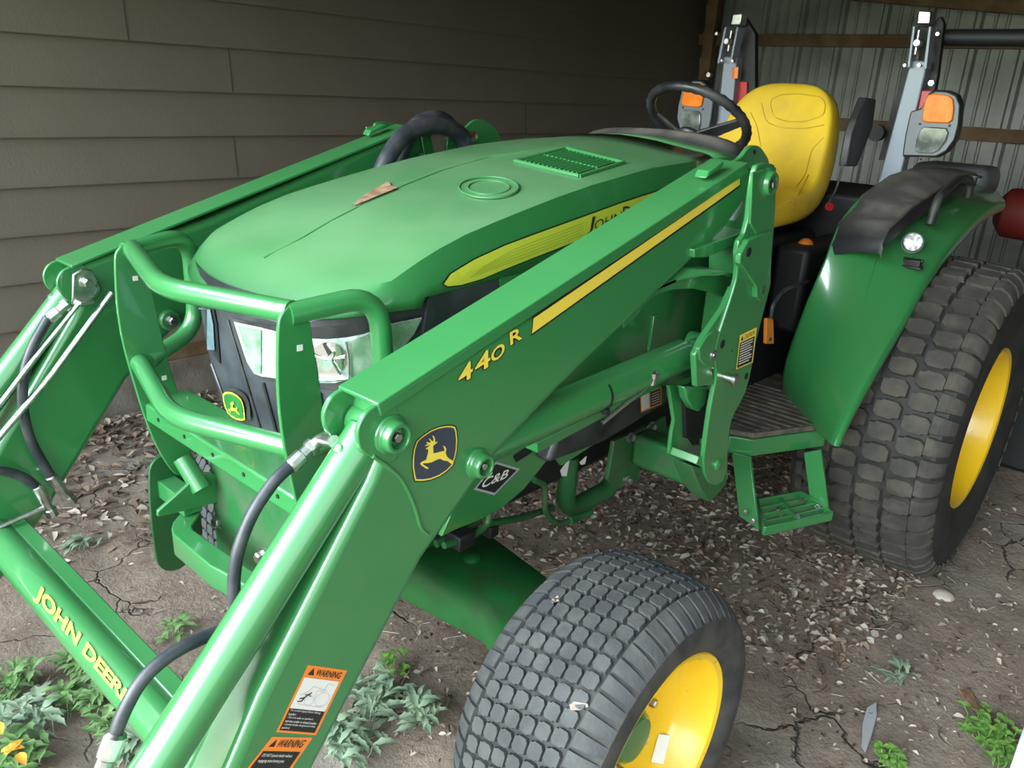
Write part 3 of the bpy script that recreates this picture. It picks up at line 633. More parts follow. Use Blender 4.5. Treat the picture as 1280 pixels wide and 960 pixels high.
# reflective edge label on the nose
# side decal and name
dec = [(553, 355), (562, 343), (591, 325), (630, 307), (670, 292), (720, 274), (775, 254), (827, 237), (860, 226), (860, 250), (827, 262), (775, 280), (727, 298), (665, 322), (625, 338), (602, 348), (575, 356), (558, 358)]
def grow(P, k):
    out = []; n = len(P)
    for i in range(n):
        a, b = Vector(P[i - 1]), Vector(P[(i + 1) % n]); t = (b - a).normalized(); out.append(Vector(P[i]) + Vector((t.y, -t.x)) * k)
    return out
mb = MB(); art(mb, grow(dec, 1.6), fh, .001, 1, grid=9); art(mb, dec, fh, .003, 0, grid=9)
lettering(mb, 'J', quad((731, 294), (737, 292), (733, 273), (742, 270)), fh, .0045, 1, bold=.0)
lettering(mb, 'OHN', quad((740, 288), (774, 277), (742, 276), (775, 264)), fh, .0045, 1, bold=.0)
lettering(mb, 'D', quad((777, 277), (787, 274), (776, 259), (786, 256)), fh, .0045, 1)
lettering(mb, 'EERE', quad((789, 273), (826, 262), (788, 259), (825, 249)), fh, .0045, 1)
for i in range(5):
    o = (i + 1) * 3.6
    stick(mb, lambda u, v: Vector((u, v)), [(585 + i * 4, 350 - o * .9), (640, 330 - o), (727, 297 - o)], .35, fh, .004, 2)
tag(mb.build('side_decal', ['decal_lime', 'decal_black', 'badge_green'], hood, smooth=False), 'pointed yellow decal with black lettering')
# far side twin
# lower hood side, black mesh behind the lamps, cowl
def nose_line(z, grow_=0):
    k = (1.148 - z); push = -.012 * 0
    pts = []
    for x, y in ((0, -.395), (.05, -.392), (.10, -.384), (.15, -.372), (.20, -.354), (.245, -.332), (.275, -.305), (.295, -.27), (.308, -.23), (.316, -.17), (.320, -.10), (.321, -.02), (.322, .06)):
        yy = y + (.35 * k * k if x < .30 else 0); pts.append(Vector((x * (1 - .15 * k), yy, z)))
    return pts
rows = []
for z in (1.186, 1.155, 1.12, 1.08, 1.02, .96, .90, .84, .78):
    L_ = nose_line(z); 
    if z < 1.1: pass
    rows.append([Vector((-v.x, v.y, v.z)) for v in L_[:0:-1]] + L_)
mb = MB(); mb.loft(rows); gr_ = mb.build('front_grille', 'grille', T, angle=30); bg = bvh_of(gr_); fg = onto(bg, .002)
zc = lambda p: (220 + p[0] / 4, 330 + p[1] / 4)
# left lamp
out1 = [zc(p) for p in [(278, 268), (360, 285), (440, 300), (640, 318), (800, 310), (900, 295), (1040, 290), (1232, 250), (1200, 330), (1140, 420), (1020, 520), (900, 585), (800, 622), (680, 620), (440, 575), (395, 560), (350, 490)]]
in1 = [zc(p) for p in [(300, 285), (365, 300), (440, 316), (640, 368), (760, 372), (860, 362), (940, 345), (1045, 300), (1222, 262), (1180, 345), (1120, 420), (1010, 505), (900, 565), (800, 590), (690, 590), (440, 558), (402, 545), (365, 485)]]
in0 = [zc(p) for p in [(70, 205), (185, 225), (200, 300), (210, 470), (160, 440), (110, 380), (80, 300)]]
out0 = [zc(p) for p in [(55, 195), (195, 215), (212, 300), (228, 500), (160, 465), (100, 400), (65, 310)]]
mb = MB(); art(mb, out1, fg, .001, 0, grid=12); hl = mb.build('headlight', 'plastic', T, solid=0)
M['greylens'] = mat('lamp_glass', (.12, .22, .13), .08, coat=1, c2=(.26, .36, .28), scale=26, lo=.35, hi=.6)
M['lampwhite'] = mat('lamp_glass_painted_bright', (.28, .36, .32), .1, coat=1, c2=(.50, .56, .54), scale=60, lo=.35, hi=.6)  # grey-white colour paints in the reflector's brightness instead of a mirror finish
mb = MB(); art(mb, in1, fg, .003, 0, grid=12); mb.build('lamp_reflector', 'lampwhite', hl)
mb = MB(); art(mb, [zc(p) for p in [(325, 305), (440, 325), (440, 545), (395, 530)]], fg, .005, 0, grid=12); mb.build('lamp_lens', 'greylens', hl); mb = MB(); art(mb, [zc(p) for p in [(900, 370), (945, 350), (1045, 302), (1220, 264), (1180, 345), (1120, 420), (1010, 500), (880, 562), (880, 380)]], fg, .005, 0, grid=12)
mb.build('lamp_lens', 'greylens', hl)
mb = MB(); art(mb, [zc((770 + 88 * math.cos(R(a)), 468 + 84 * math.sin(R(a)))) for a in range(0, 360, 15)], fg, .006, 0, grid=9); mb.build('bulb_bowl', 'chrome_inner', hl)
mb = MB(); art(mb, [zc((768 + 34 * math.cos(R(a)), 488 + 34 * math.sin(R(a)))) for a in range(0, 360, 15)], fg, .009, 0); mb.build('bulb_glass', 'greylens', hl)
for P_ in ([(650, 390), (700, 430), (690, 520)], [(770, 390), (800, 440), (790, 470), (830, 540)], [(690, 440), (760, 470), (850, 455)], [(855, 378), (872, 470), (868, 556)], [(655, 556), (760, 572), (866, 560)]):
    mb = MB(); mb.tube([fg(*zc(p), .008) for p in P_], .0028, 8, fil=.02); mb.build('reflector_rib', 'rod', hl)
mb = MB(); art(mb, [zc(p) for p in [(745, 388), (775, 392), (790, 440), (775, 450)]], fg, .0085, 0); mb.build('bulb_shade', 'black', hl)
mb = MB(); art(mb, out0, fg, .001, 0, grid=10); hr_ = mb.build('headlight', 'plastic', T)
M['bluelens'] = mat('lamp_glass_blue', (.16, .23, .29), .12, coat=1, c2=(.24, .31, .37), scale=10)
mb = MB(); art(mb, in0, fg, .004, 0, grid=10); mb.build('lamp_lens', 'bluelens', hr_)
# grille ribs and badge
mb = MB()
for a, b in (((258, 455), (290, 545)), ((266, 455), (300, 548)), ((251, 448), (280, 538)), ((286, 400), (338, 575)), ((330, 478), (356, 575)), ((400, 490), (412, 560))):
    mb = MB(); mb.tube([p for p in (fg(lerp(a[0], b[0], t), lerp(a[1], b[1], t), 0) for t in (0, .25, .5, .75, 1)) if p], .0035, 6); mb.build('grille_rib', 'plastic', gr_)
pass
bd = [(283, 491), (286, 488.5), (291, 488), (296, 489.5), (301, 492.5), (305.5, 497), (308, 503), (309.5, 510), (310.5, 523), (306, 524), (300, 522.5), (294, 519.5), (289, 514.5), (285.5, 507), (283.5, 499)]
mb = MB(); art(mb, [(Vector(p) - Vector((297, 506))) * 1.12 + Vector((301, 504)) for p in bd], fg, .003, 2); art(mb, bd, fg, .006, 1); art(mb, grow(bd, -.1) if False else [(Vector(p) - Vector((297, 506))) * .87 + Vector((297, 506)) for p in bd], fg, .0066, 0)
sc = lambda p: (297.5 + (p[0] - 415) * .037 , 508.5 + (p[1] - 430) * .042 + (p[0] - 415) * .018)
art(mb, [sc(p) for p in deer], fg, .0072, 1)
tag(mb.build('nose_badge', ['badge_green', 'decal_yellow', 'plastic'], gr_, smooth=False), 'small green badge with a leaping deer')
# side screens (black mesh) and green lower side
for sx in (1, -1):
    mb = MB(); xs = sx * .3235
    def zl(y): return interp(LZ, y) + .004
    mb.prism([Vector((xs, .02, zl(.02))), Vector((xs, -.18, zl(-.18))), Vector((xs, -.20, 1.10)), Vector((xs, -.08, .98)), Vector((xs, .06, .96))], (-.01 * sx, 0, 0)); mb.build('side_screen', 'grille', T)
    mb = MB(); mb.prism([Vector((sx * .324, y, z)) for y, z in ((.0, zl(0)), (.3, zl(.3)), (.82, 1.25), (.82, .80), (.25, .72), (.05, .95))], (-.01 * sx, 0, 0)); mb.build('side_shield', 'green', T, bevel=.002)
mb = MB(); mb.prism(pp([(552, 671), (600, 560), (640, 440), (700, 400), (700, 525), (690, 560), (683, 577), (655, 612), (630, 633), (600, 650), (570, 662)], x=.335), (-.012, 0, 0)); lp = mb.build('frame_side_plate', 'green', T, bevel=.002)
mb = MB(); f3 = onx(.336); dm = [(592, 612), (620, 577), (650, 586), (618, 619)]; art(mb, dm, f3, .0003, 1); cm = Vector((620.5, 598.5)); art(mb, [cm + (Vector(p) - cm) * .86 for p in dm], f3, .0008, 0)
lettering(mb, 'C&B', quad((601, 611), (634, 597), (606, 598), (637, 586)), f3, .0013, 2, bold=.01, shear=.15); art(mb, [(606, 596), (613, 588), (616, 591), (610, 598)], f3, .0011, 2)
tag(mb.build('dealer_decal', ['decal_black', 'zincflat', 'white'] if False else ['decal_black', 'linegrey', 'white'], lp, smooth=False), 'black diamond decal with silver letters')
mb = MB(); mb.prism(pp([(641, 570), (668, 552), (664, 566), (645, 578)], x=.336), (.0008, 0, 0)); mb.prism(pp([(671, 548), (678, 541), (672, 560), (667, 565)], x=.336), (.0008, 0, 0)); mb.build('side_slot', 'black', lp)
mb = MB(); mb.prism(pp([(686, 580), (702, 535), (760, 505), (835, 480), (835, 505), (757, 553)], x=.38), (-.05, 0, 0)); bs = mb.build('engine_side_guard', 'plastic', T, bevel=.012, seg=3)
mb = MB(); f4 = onx(.381); q = quad((801, 516), (827, 505), (800, 493), (827, 483)); panel(mb, q, 0, 1, 0, 1, f4, .0004, 0); panel(mb, q, .05, .42, .08, .92, f4, .0008, 1); panel(mb, q, .48, .95, .08, .92, f4, .0008, 2)
for i in range(5): panel(mb, q, .53, .9, .75 - i * .14, .79 - i * .14, f4, .0012, 1)
mb.build('warning_label', ['orange', 'white', 'decal_black'], bs, smooth=False)
# cowl behind the hood and dash cover
def crossrow(y, dz, sc_=1.0, low=1.22, crown=2.3):
    L_ = [Vector((XS[i] * sc_, y, (1.411 + DZ[i] * crown + dz) if i < 9 else lerp(1.411 + dz, low, (i - 8) / 3))) for i in range(len(XS))]
    return [Vector((-v.x, v.y, v.z)) for v in L_[:0:-1]] + L_
mb = MB(); mb.loft([crossrow(.824, 0), crossrow(.90, .001), crossrow(.97, -.002, .99), crossrow(1.0, -.008, .985)], flip=True); mb.build('hood_cowl', 'hood', T, angle=28, solid=.006)
def domerow(y, z, hw, cr, low):
    out = []
    for i in range(-8, 9):
        u = i / 8; out.append(Vector((hw * math.sin(u * math.pi / 2 * .98), y, z + cr * (1 - abs(u) ** 2.4) - (z - low) * max(0, (abs(u) - .8) / .2))))
    return out
mb = MB(); mb.loft([domerow(.985, 1.385, .290, .040, 1.2), domerow(.99, 1.395, .292, .050, 1.2), domerow(1.02, 1.400, .290, .062, 1.2), domerow(1.08, 1.395, .275, .066, 1.2), domerow(1.14, 1.375, .250, .055, 1.15), domerow(1.18, 1.33, .225, .03, 1.1), domerow(1.19, 1.15, .20, .01, 1.0)], flip=True); dash = mb.build('dash_cover', 'dust_plastic', T, angle=60)
mb = MB(); mb.tube([(0, 1.10, 1.30), (0, 1.215, 1.452)], .045, 20, r2=.03); mb.box((0, 1.12, 1.1), (.34, .10, .36)); mb.build('steering_column', 'black', T, bevel=.01)
# steering wheel
sc0 = Vector((0, 1.235, 1.492)); tl = R(36); U1 = Vector((1, 0, 0)); U2 = Vector((0, math.cos(tl), -math.sin(tl))) ; NN = U1.cross(U2); NN = NN if NN.z > 0 else -NN
mb = MB(); RR = .160
ringp = []
n1, n2 = 72, 12
vs = []; fs = []
for i in range(n1):
    a = 2 * math.pi * i / n1; d = U1 * math.cos(a) + U2 * math.sin(a); rr = .0150 + .0012 * math.cos(a * 36)
    for j in range(n2):
        b = 2 * math.pi * j / n2; vs.append(sc0 + d * (RR + rr * math.cos(b)) + NN * rr * math.sin(b))
for i in range(n1):
    for j in range(n2): fs.append((i * n2 + j, ((i + 1) % n1) * n2 + j, ((i + 1) % n1) * n2 + (j + 1) % n2, i * n2 + (j + 1) % n2))
mb.add(vs, fs); sw = mb.build('steering_wheel', 'plastic', T)
mb = MB(); hubp = sc0 - NN * .075
for a in (0, 180):
    d = U1 * math.cos(R(a)) + U2 * math.sin(R(a)); e = Vector((0, 0, 0)); sdv = NN.cross(d)
    mb.prism([hubp + d * .02 + sdv * .028, hubp + d * .02 - sdv * .028, sc0 + d * RR * .97 - sdv * .016, sc0 + d * RR * .97 + sdv * .016], NN * .012)
mb.lathe(hubp - NN * .01, NN, [(0, .035), (.02, .045), (.03, .04), (.034, 0)], 24); mb.build('wheel_spokes', 'lampgrey_dark' if False else 'plastic', sw, bevel=.003)
# ---------------- seat
SX = -.055
def srow(hw, y, z, ny, nz, th, bow):
    """closed loop section: width across x, face normal (0,ny,nz)"""
    out = []; n = 24; nrm = Vector((0, ny, nz)).normalized()
    for i in range(n):
        a = 2 * math.pi * i / n; ca, sa = math.cos(a), math.sin(a)
        X_ = hw * math.copysign(abs(ca) ** .45, ca); Y_ = th / 2 * math.copysign(abs(sa) ** .6, sa)
        if sa > 0: Y_ += bow * abs(X_ / hw) ** 2.2
        out.append(Vector((SX + X_, y, z)) + nrm * Y_)
    return out
sec = [(.02, 2.02, 1.622, -1, .1, .03, .0), (.10, 2.015, 1.617, -1, .15, .06, .01), (.155, 2.005, 1.590, -1, .15, .09, .02), (.195, 1.99, 1.54, -1, .15, .10, .03), (.215, 1.97, 1.47, -1, .2, .11, .04), (.228, 1.95, 1.40, -1, .2, .12, .045), (.235, 1.92, 1.32, -1, .2, .13, .045), (.24, 1.88, 1.25, -1, .5, .14, .04), (.245, 1.80, 1.205, -.6, .8, .13, .035), (.248, 1.70, 1.195, -.1, 1, .12, .03), (.245, 1.60, 1.195, 0, 1, .12, .022), (.235, 1.50, 1.185, .1, 1, .12, .01), (.21, 1.44, 1.165, -.3, .8, .10, .0), (.15, 1.41, 1.145, -.5, .5, .06, 0)]
mb = MB(); mb.loft([srow(*s) for s in sec], closed=True); n = 24
mb.f.append(list(range(n))); mb.m.append(0); mb.f.append([(len(sec) - 1) * n + k for k in range(n)][::-1]); mb.m.append(0)
seat = mb.build('seat', 'seat', T, sub=1, angle=180)
mb = MB()
fseat = onto(bvh_of(seat), .0)
M['seam'] = mat('seam_yellow', (.50, .31, .02), .6)
zs = lambda p: (780 + p[0] / 2.56, p[1] / 2.56)
for ln in ([(470, 340), (480, 375), (520, 390), (580, 390), (640, 370), (645, 330), (630, 310), (560, 300), (500, 303), (470, 320), (470, 340)], [(440, 330), (455, 390), (500, 410), (580, 412), (640, 400)], [(405, 360), (425, 400), (440, 480), (435, 560)], [(590, 560), (560, 620), (540, 660)], [(640, 440), (600, 480), (580, 560), (550, 600), (530, 650)]):
    P_ = [fseat(*zs(p)) for p in ln]; P_ = [p for p in P_ if p]
    if len(P_) > 2: mb.tube(P_, .0022, 6, fil=.02)
mb.build('seat_seams', 'seam', seat)
mb = MB(); mb.box((SX, 1.72, 1.03), (.44, .46, .16)); mb.box((SX, 2.0, 1.2), (.36, .08, .35)); mb.build('seat_base', 'black', T, bevel=.03)
mb = MB(); a = at(1085, 124, x=.27); b = at(1062, 205, x=.27)
mb.prism(pp([(1083, 122), (1096, 124), (1091, 160), (1072, 208), (1058, 208), (1066, 165)], x=.26), (-.03, 0, 0)); mb.build('armrest', 'plastic', T, bevel=.006, seg=3)
# controls and dark console
mb = MB(); mb.box((0, 1.45, .86), (.34, .3, .42)); mb.box((.25, 1.78, .95), (.12, .5, .30)); mb.box((.05, 2.2, 1.0), (.7, .5, .5)); mb.build('console', 'black', T, bevel=.02)
mb = MB(); c = at(1007, 345, x=.25); mb.tube([c + Vector((0, 0, -.12)), c], .012, 12); mb.tube([at(1007, 312, x=.25), c], .020, 14); lv = mb.build('control_lever', 'black', T)
mb = MB(); c = at(1007, 304, x=.25); mb.lathe(c - Vector((0, 0, .012)), (0, 0, 1), [(0, .027), (.008, .027), (.02, .022), (.028, .010), (.029, 0)], 24); tag(mb.build('lever_knob', 'rust', lv), 'orange domed knob')
mb = MB(); mb.prism(pp([(959, 398), (967, 398), (968, 430), (958, 430)], x=.38), (-.012, 0, 0)); lh = mb.build('release_lever', 'rust', T, bevel=.003); 
mb = MB(); mb.tube([at(963, 400, x=.375), at(966, 380, x=.375), at(980, 362, x=.375), at(1010, 352, x=.34)], .006, 10, fil=.03); mb.lathe(at(963, 424, x=.381), (1, 0, 0), [(0, .007), (.001, .007), (.001, 0)], 16); mb.build('lever_rod', 'hose', lh)
mb = MB(); mb.lathe(at(1036, 258, x=.25), (1, -1, 0), [(0, .014), (.01, .014), (.012, 0)], 16); mb.build('seat_switch', 'red', T)
mb = MB(); mb.tube(pp([(1054, 205), (1046, 235), (1034, 258)], x=.25), .004, 8, fil=.02); mb.build('seat_cable', 'hose', T)
# ---------------- platform and step
ZP = .62
prt = [(880, 556), (912, 544), (942, 549), (1034, 537), (1040, 520), (1034, 505), (981, 480), (960, 440), (930, 440), (880, 470)]
P = pp(prt, z=ZP)
for mir in (False, True):
    mb = MB(); mb.prism([v + Vector((0, 0, -.002)) for v in P], (0, 0, -.055)); pl = mb.build('platform', 'green', T, bevel=.004, seg=3, mirror=mir)
    Cn = sum(P, Vector()) / len(P); mb = MB(); mb.prism([Cn + (v - Cn) * .985 + Vector((0, 0, 0)) for v in P], (0, 0, .016))
    for i in range(12):
        y = 1.02 + i * .035; xm = min(.46 + (y - .987) * .5, .575) - .015; mb.box(((.22 + xm) / 2, y, ZP + .017), (xm - .22, .010, .005))
    mb.build('floor_mat', 'mat', pl, bevel=.004, mirror=mir)
    # step
    zs_ = .40; K = [at(946, 629, z=zs_), at(955, 664, z=zs_), at(1040, 645, z=zs_), at(1001, 619, z=zs_)]
    stp = MB()
    def onrim(a, b, u, v): return (K[0] * (1 - u) + K[3] * u) * (1 - v) + (K[1] * (1 - u) + K[2] * u) * v
    for a, b in ((0, 1), (1, 2), (2, 3), (3, 0)): stp.bar(K[a], K[b], .008, .03)
    for u in (.5,): stp.bar(onrim(0, 0, u, 0), onrim(0, 0, u, 1), .01, .02)
    for v in (.25, .5, .75): stp.bar(onrim(0, 0, 0, v), onrim(0, 0, 1, v), .008, .02)
    st = stp.build('step', 'green', T, bevel=.003, mirror=mir)
    for u, v in ((.8, .35), (.9, .7), (.3, .5), (.5, .9)):
        k = MB(); bolt(k, onrim(0, 0, u, v) + Vector((0, 0, .012)), (0, 0, 1), .006, .006); k.build('step_stud', 'zinc', st, mirror=mir)
    k = MB(); P4 = [at(915, 566, z=.57), at(937, 572, z=.57), at(948, 662, z=.385), at(924, 645, z=.385)]; k.prism(P4, (.002, .008, 0)); k.build('step_hanger', 'green', st, bevel=.001, mirror=mir)
    k = MB(); P4 = [at(1005, 566, z=.57), at(1026, 562, z=.57), at(1036, 640, z=.40), at(1012, 622, z=.40)]; k.prism(P4, (0, .008, 0)); k.build('step_hanger', 'green', st, bevel=.001, mirror=mir)
    for q in ((931, 640), (941, 651)):
        k = MB(); bolt(k, at(*q, z=.42), (0, -1, 0), .006, .007); k.build('hanger_bolt', 'zinc', st, mirror=mir)
# ---------------- rear fenders
OX = .665; IX = .40
inn = [(980, 496), (978, 468), (988, 433), (1010, 374), (1032, 324), (1041, 298), (1052, 272), (1078, 242), (1117, 220), (1150, 214), (1190, 214), (1225, 222), (1243, 236)]
inx = [.36, .36, .37, .39, .41, .41, .41, .41, .41, .41, .41, .41, .41]
out_ = [(1048, 556), (1056, 535), (1072, 505), (1105, 447), (1132, 403), (1142, 384), (1152, 365), (1172, 335), (1195, 305), (1215, 285), (1235, 269), (1250, 264), (1252, 262)]
rows = []
for (a, b), xi, (c, d) in zip(inn, inx, out_):
    I = at(a, b, x=xi); O = at(c, d, x=OX)
    # top outer edge sits above the lip
    o2 = O.copy(); lipv = Vector((0, O.y - 1.859, O.z - .542)).normalized() * .035
    r = []
    for t in (0, .04, .3, .6, .86, .93): r.append(I.lerp(O + lipv, t))
    e = O + lipv
    r += [e, e.lerp(O, .5) + Vector((.006, 0, 0)), O + Vector((.004, 0, 0))]
    rows.append(r)
rows = [rows[0]] + [[a.lerp(b, .12) for a, b in zip(rows[0], rows[1])]] + rows[1:]
FR = rows
for mir in (False, True):
    mb = MB(); mb.loft(rows)
    fen = mb.build('fender', 'green', T, mirror=mir, angle=40, sub=1); 
    if not mir: fb = bvh_of(fen); FEN = fen; LAMPC = onto(fb, .0)(1141, 303) + (CAM - onto(fb, 0)(1141, 303)).normalized() * .06; LAMPB = onto(fb, .012)(1138, 331)
    q_ = fen.modifiers.new('s', 'SOLIDIFY'); q_.thickness = .008; q_.offset = 0
    # dusty black cover on top
    cs = [((1033, 322), (1100, 318), 0), ((1036, 308), (1103, 305), .02), ((1048, 278), (1112, 286), .035), ((1078, 243), (1140, 262), .035), ((1112, 219), (1172, 241), .035), ((1134, 212), (1204, 222), .03), ((1165, 211), (1222, 218), .015)]
    rr = []
    for (l, r_, hgt) in cs:
        A = at(*l, x=.405); B = at(*r_, x=.575); s1 = Vector((0, 0, -.03)); rr.append([A + s1, A, A.lerp(B, .06) + Vector((0, 0, .006)), A.lerp(B, .5) + Vector((0, 0, .012)), A.lerp(B, .94) + Vector((0, 0, .006)), B, B + Vector((.004, .0, -.012 if hgt < .03 else -.045))])
    mb = MB(); mb.loft(rr); mb.build('fender_cover', 'dust_plastic', fen, mirror=mir, angle=50)
    if not mir:
        fo = onto(fb, .001); mb = MB(); mb.tube([fo(*q) for q in ((1094, 322), (1091, 335), (1086, 355), (1079, 384))], .006, 10, r2=.001); mb.build('fender_ridge', 'green', fen)
    mb = MB(); mb.tube([at(1162, 281, x=.61), at(1173, 247, x=.61), at(1199, 223, x=.61), at(1214, 226, x=.61), at(1210, 246, x=.61)], .0135, 16, fil=.03); mb.build('grab_handle', 'plastic', fen, mirror=mir)
    c = at(1219, 222, x=.60); mb = MB(); mb.lathe(c - Vector((0, 0, .03)), (0, 0, 1), [(0, .008), (.03, .008), (.03, .022), (.037, .022), (.04, .0)], 20); mb.build('hitch_button', 'plastic', fen, mirror=mir)
    # work light
    c = LAMPC; fwd = Vector((.35, -1, .25)).normalized(); mb = MB(); mb.lathe(c - fwd * .03, fwd, [(-.025, .0), (-.02, .020), (.0, .030), (.015, .033), (.020, .033), (.020, .028), (.008, .027), (.006, 0)], 32); wl = mb.build('work_light', 'plastic', T, mirror=mir)
    mb = MB(); mb.lathe(c + fwd * .011, fwd, [(0, .027), (.003, .018), (.004, 0)], 32); mb.build('light_lens', 'worklens', wl, mirror=mir)
    mb = MB(); b_ = LAMPB; mb.box(b_, (.05, .03, .022)); mb.box(b_ + Vector((0, -.01, -.012)), (.065, .03, .008)); mb.tube([b_ + Vector((-.03, 0, .008)), b_ + Vector((.03, 0, .008))], .006, 10); mb.build('light_bracket', 'plastic', wl, mirror=mir, bevel=.003)
# ---------------- roll bar, lamps
for mir in (False, True):
    yR = 2.05
    b0, b1, t1, t0 = (at(*q, y=yR) for q in ((1092, 250), (1118, 250), (1160, 76), (1138, 76)))
    mb = MB(); mb.prism([b0, b1, t1, t0], (0, .06, 0)); rb = mb.build('rollbar_post', 'rops', T, bevel=.005, mirror=mir)
    for qs in ([(1134, 84), (1137, 84), (1144, 33), (1141, 33)], [(1154, 86), (1158, 86), (1164, 33), (1161, 33)]):
        k = MB(); k.prism(pp(qs, y=yR - .03), (0, .05, 0)); k.build('hinge_plate', 'rops', rb, bevel=.001, mirror=mir)
    k = MB(); k.prism(pp([(1146, 30), (1162, 30), (1164, 14), (1148, 13)], y=yR - .01), (0, .05, 0)); k.build('hinge_cap', 'zinc', rb, bevel=.004, mirror=mir)
    k = MB(); k.tube([at(1149, 38, y=yR - .035), at(1144, 68, y=yR - .035)], .005, 10); k.lathe(at(1148, 54, y=yR - .035), (0, -1, 0), [(-.01, .014), (.01, .014), (.02, .010), (.02, 0)], 18); k.build('hinge_pin', 'zinc', rb, mirror=mir)
    for qs, r in (((1133, 82), .005), ((1151, 82), .005), ((1174, 43), .006), ((1166, 104), .009)):
        k = MB(); k.lathe(at(*qs, y=yR - .02), (0, -1, 0), [(0, r), (.02, r), (.02, 0)], 14); k.build('hinge_bolt', 'zinc', rb, mirror=mir)
    k = MB()
    if not mir: k.prism(pp([(1146, 33), (1160, 33), (1176, 20), (1180, 30), (1172, 95), (1158, 170), (1136, 170), (1150, 100)], y=yR + .05), (0, .03, 0))
    else: k.prism([Vector((-v.x, v.y, v.z)) for v in pp([(922, 32), (930, 20), (944, 42), (944, 168), (922, 180), (914, 100)], y=yR + .05)], (0, .03, 0))
    k.build('folded_upper_bar', 'black', rb, bevel=.003, mirror=mir)
    if not mir:
        k = MB(); k.prism(pp([(1130, 84), (1146, 84), (1112, 200), (1098, 200)], y=yR + .12), (0, .03, 0)); k.build('lower_brace', 'black', rb)
        k = MB(); k.lathe(at(1098, 166, y=yR + .1), (0, -1, 0), [(0, .03), (.03, .03), (.03, 0)], 24); k.build('brace_pivot', 'black', rb)
    k = MB(); k.prism(pp([(1147, 138), (1152, 113), (1166, 113), (1160, 138)], y=yR + .01) if not mir else [Vector((-v.x, v.y, v.z)) for v in pp([(918, 145), (922, 102), (934, 102), (933, 140)], y=yR + .04)], (0, .03 if not mir else .005, 0)); k.build('reflector', 'red', rb, bevel=.003, mirror=mir)
    yL = 2.0; hs = [(1127, 196), (1131, 168), (1137.5, 139), (1150, 136), (1155, 128), (1160, 116), (1170, 112), (1185, 113), (1196, 118), (1201, 130), (1199, 155), (1194, 175), (1183, 190), (1170, 197)]
    mb = MB(); mb.prism(pp(hs, y=yL), (0, .05, 0), 0); lmp = mb.build('marker_lamp', 'plastic', T, bevel=.008, seg=3, mirror=mir)
    fy = lambda px, py, o=0: at(px, py, y=yL - .001 - o)
    mb = MB(); c = Vector((1165, 157)); art(mb, [c + (Vector(p) - c) * .93 for p in hs], fy, .0, 0); mb.build('lamp_face', 'lampgrey', lmp, mirror=mir, solid=0)
    def blob(P_, y, th):
        k = MB(); P3 = pp(P_, y=y); cc = sum(P3, Vector()) / len(P3); k.prism(P3, (0, -th, 0)); return k
    a_ = [(1153, 150), (1157, 126), (1161, 118.5), (1168, 117), (1186, 119), (1192, 124), (1193, 136), (1191, 150), (1186, 154), (1158, 153)]
    k = blob(a_, yL - .002, .010); k.build('amber_lens', 'amber', lmp, bevel=.004, seg=3, mirror=mir)
    w_ = [(1144, 188), (1146, 175), (1151, 162), (1156, 158), (1184, 160), (1186, 166), (1183, 176), (1174, 188), (1165, 192), (1148, 191)]
    k = blob(w_, yL - .002, .009); k.build('clear_lens', 'clear', lmp, bevel=.004, seg=3, mirror=mir)
    k = MB()
    for q in ((1150, 155), (1187, 157), (1151, 199)): k.lathe(at(*q, y=yL - .002), (0, -1, 0), [(0, .004), (.003, .004), (.003, 0)], 10)
    k.build('lamp_screws', 'black', lmp, mirror=mir)
mb = MB(); mb.tube([at(1172, 46, y=2.15), at(1180, 47, y=2.15), at(1180, 47, y=2.15) + Vector((1.1, 0, 0))], .028, 12); mb.build('rollbar_crossbar', 'black', T)
k = MB(); q = pp([(916, 84), (923, 84), (922, 98), (914, 98)], y=2.05); k.prism(q, (0, .002, 0)); k.build('rollbar_label', 'orange', T)
# pale reservoir behind the fender
mb = MB(); A = at(1152, 215, y=2.6); mb.box((A.x + .10, 2.72, A.z - .02), (.30, .25, .12)); mb.build('rear_tank', 'lampgrey', T, bevel=.04, seg=4)
# ---------------- pipes below the hood
mb = MB(); mb.tube([at(712, 570, x=.22), at(705, 640, x=.22), at(760, 612, x=.24), at(770, 590, x=.24)], .026, 18, fil=.06); pw = mb.build('drive_pipe', 'darkgreen', T)
mb = MB(); mb.tube([at(668, 600, x=.28), at(682, 606, x=.28), at(681, 640, x=.28), at(697, 656, x=.28), at(740, 640, x=.30)], .008, 12, fil=.02); mb.tube([at(610, 654, x=.26), at(650, 648, x=.26), at(690, 635, x=.24)], .009, 12); mb.lathe(at(712, 651, x=.29), (at(724, 646, x=.29) - at(712, 651, x=.29)), [(0, .012), (.03, .012)], 10); mb.build('steel_fuel_line', 'darkgreen', pw)
mb = MB(); mb.tube([at(612, 640, x=.28), at(610, 655, x=.28), at(592, 670, x=.28), at(555, 682, x=.28)], .008, 12, fil=.02); mb.tube([at(600, 650, x=.24), at(560, 672, x=.24), at(545, 680, x=.24)], .009, 12); mb.build('steel_fuel_line', 'darkgreen', pw)
mb = MB(); mb.box(at(575, 672, x=.27), (.05, .05, .035)); mb.build('hose_clamp', 'black', pw, bevel=.004); mb = MB(); mb.box(at(613, 662, x=.25), (.03, .03, .03)); mb.build('hose_clamp', 'black', pw, bevel=.004)
mb = MB(); mb.prism(pp([(700, 588), (712, 573), (708, 595), (702, 595)], x=.27), (.001, 0, 0)); mb.prism(pp([(724, 578), (733, 570), (731, 580), (726, 581)], x=.27), (.001, 0, 0)); mb.build('paper_tag', 'white', pw, smooth=False)
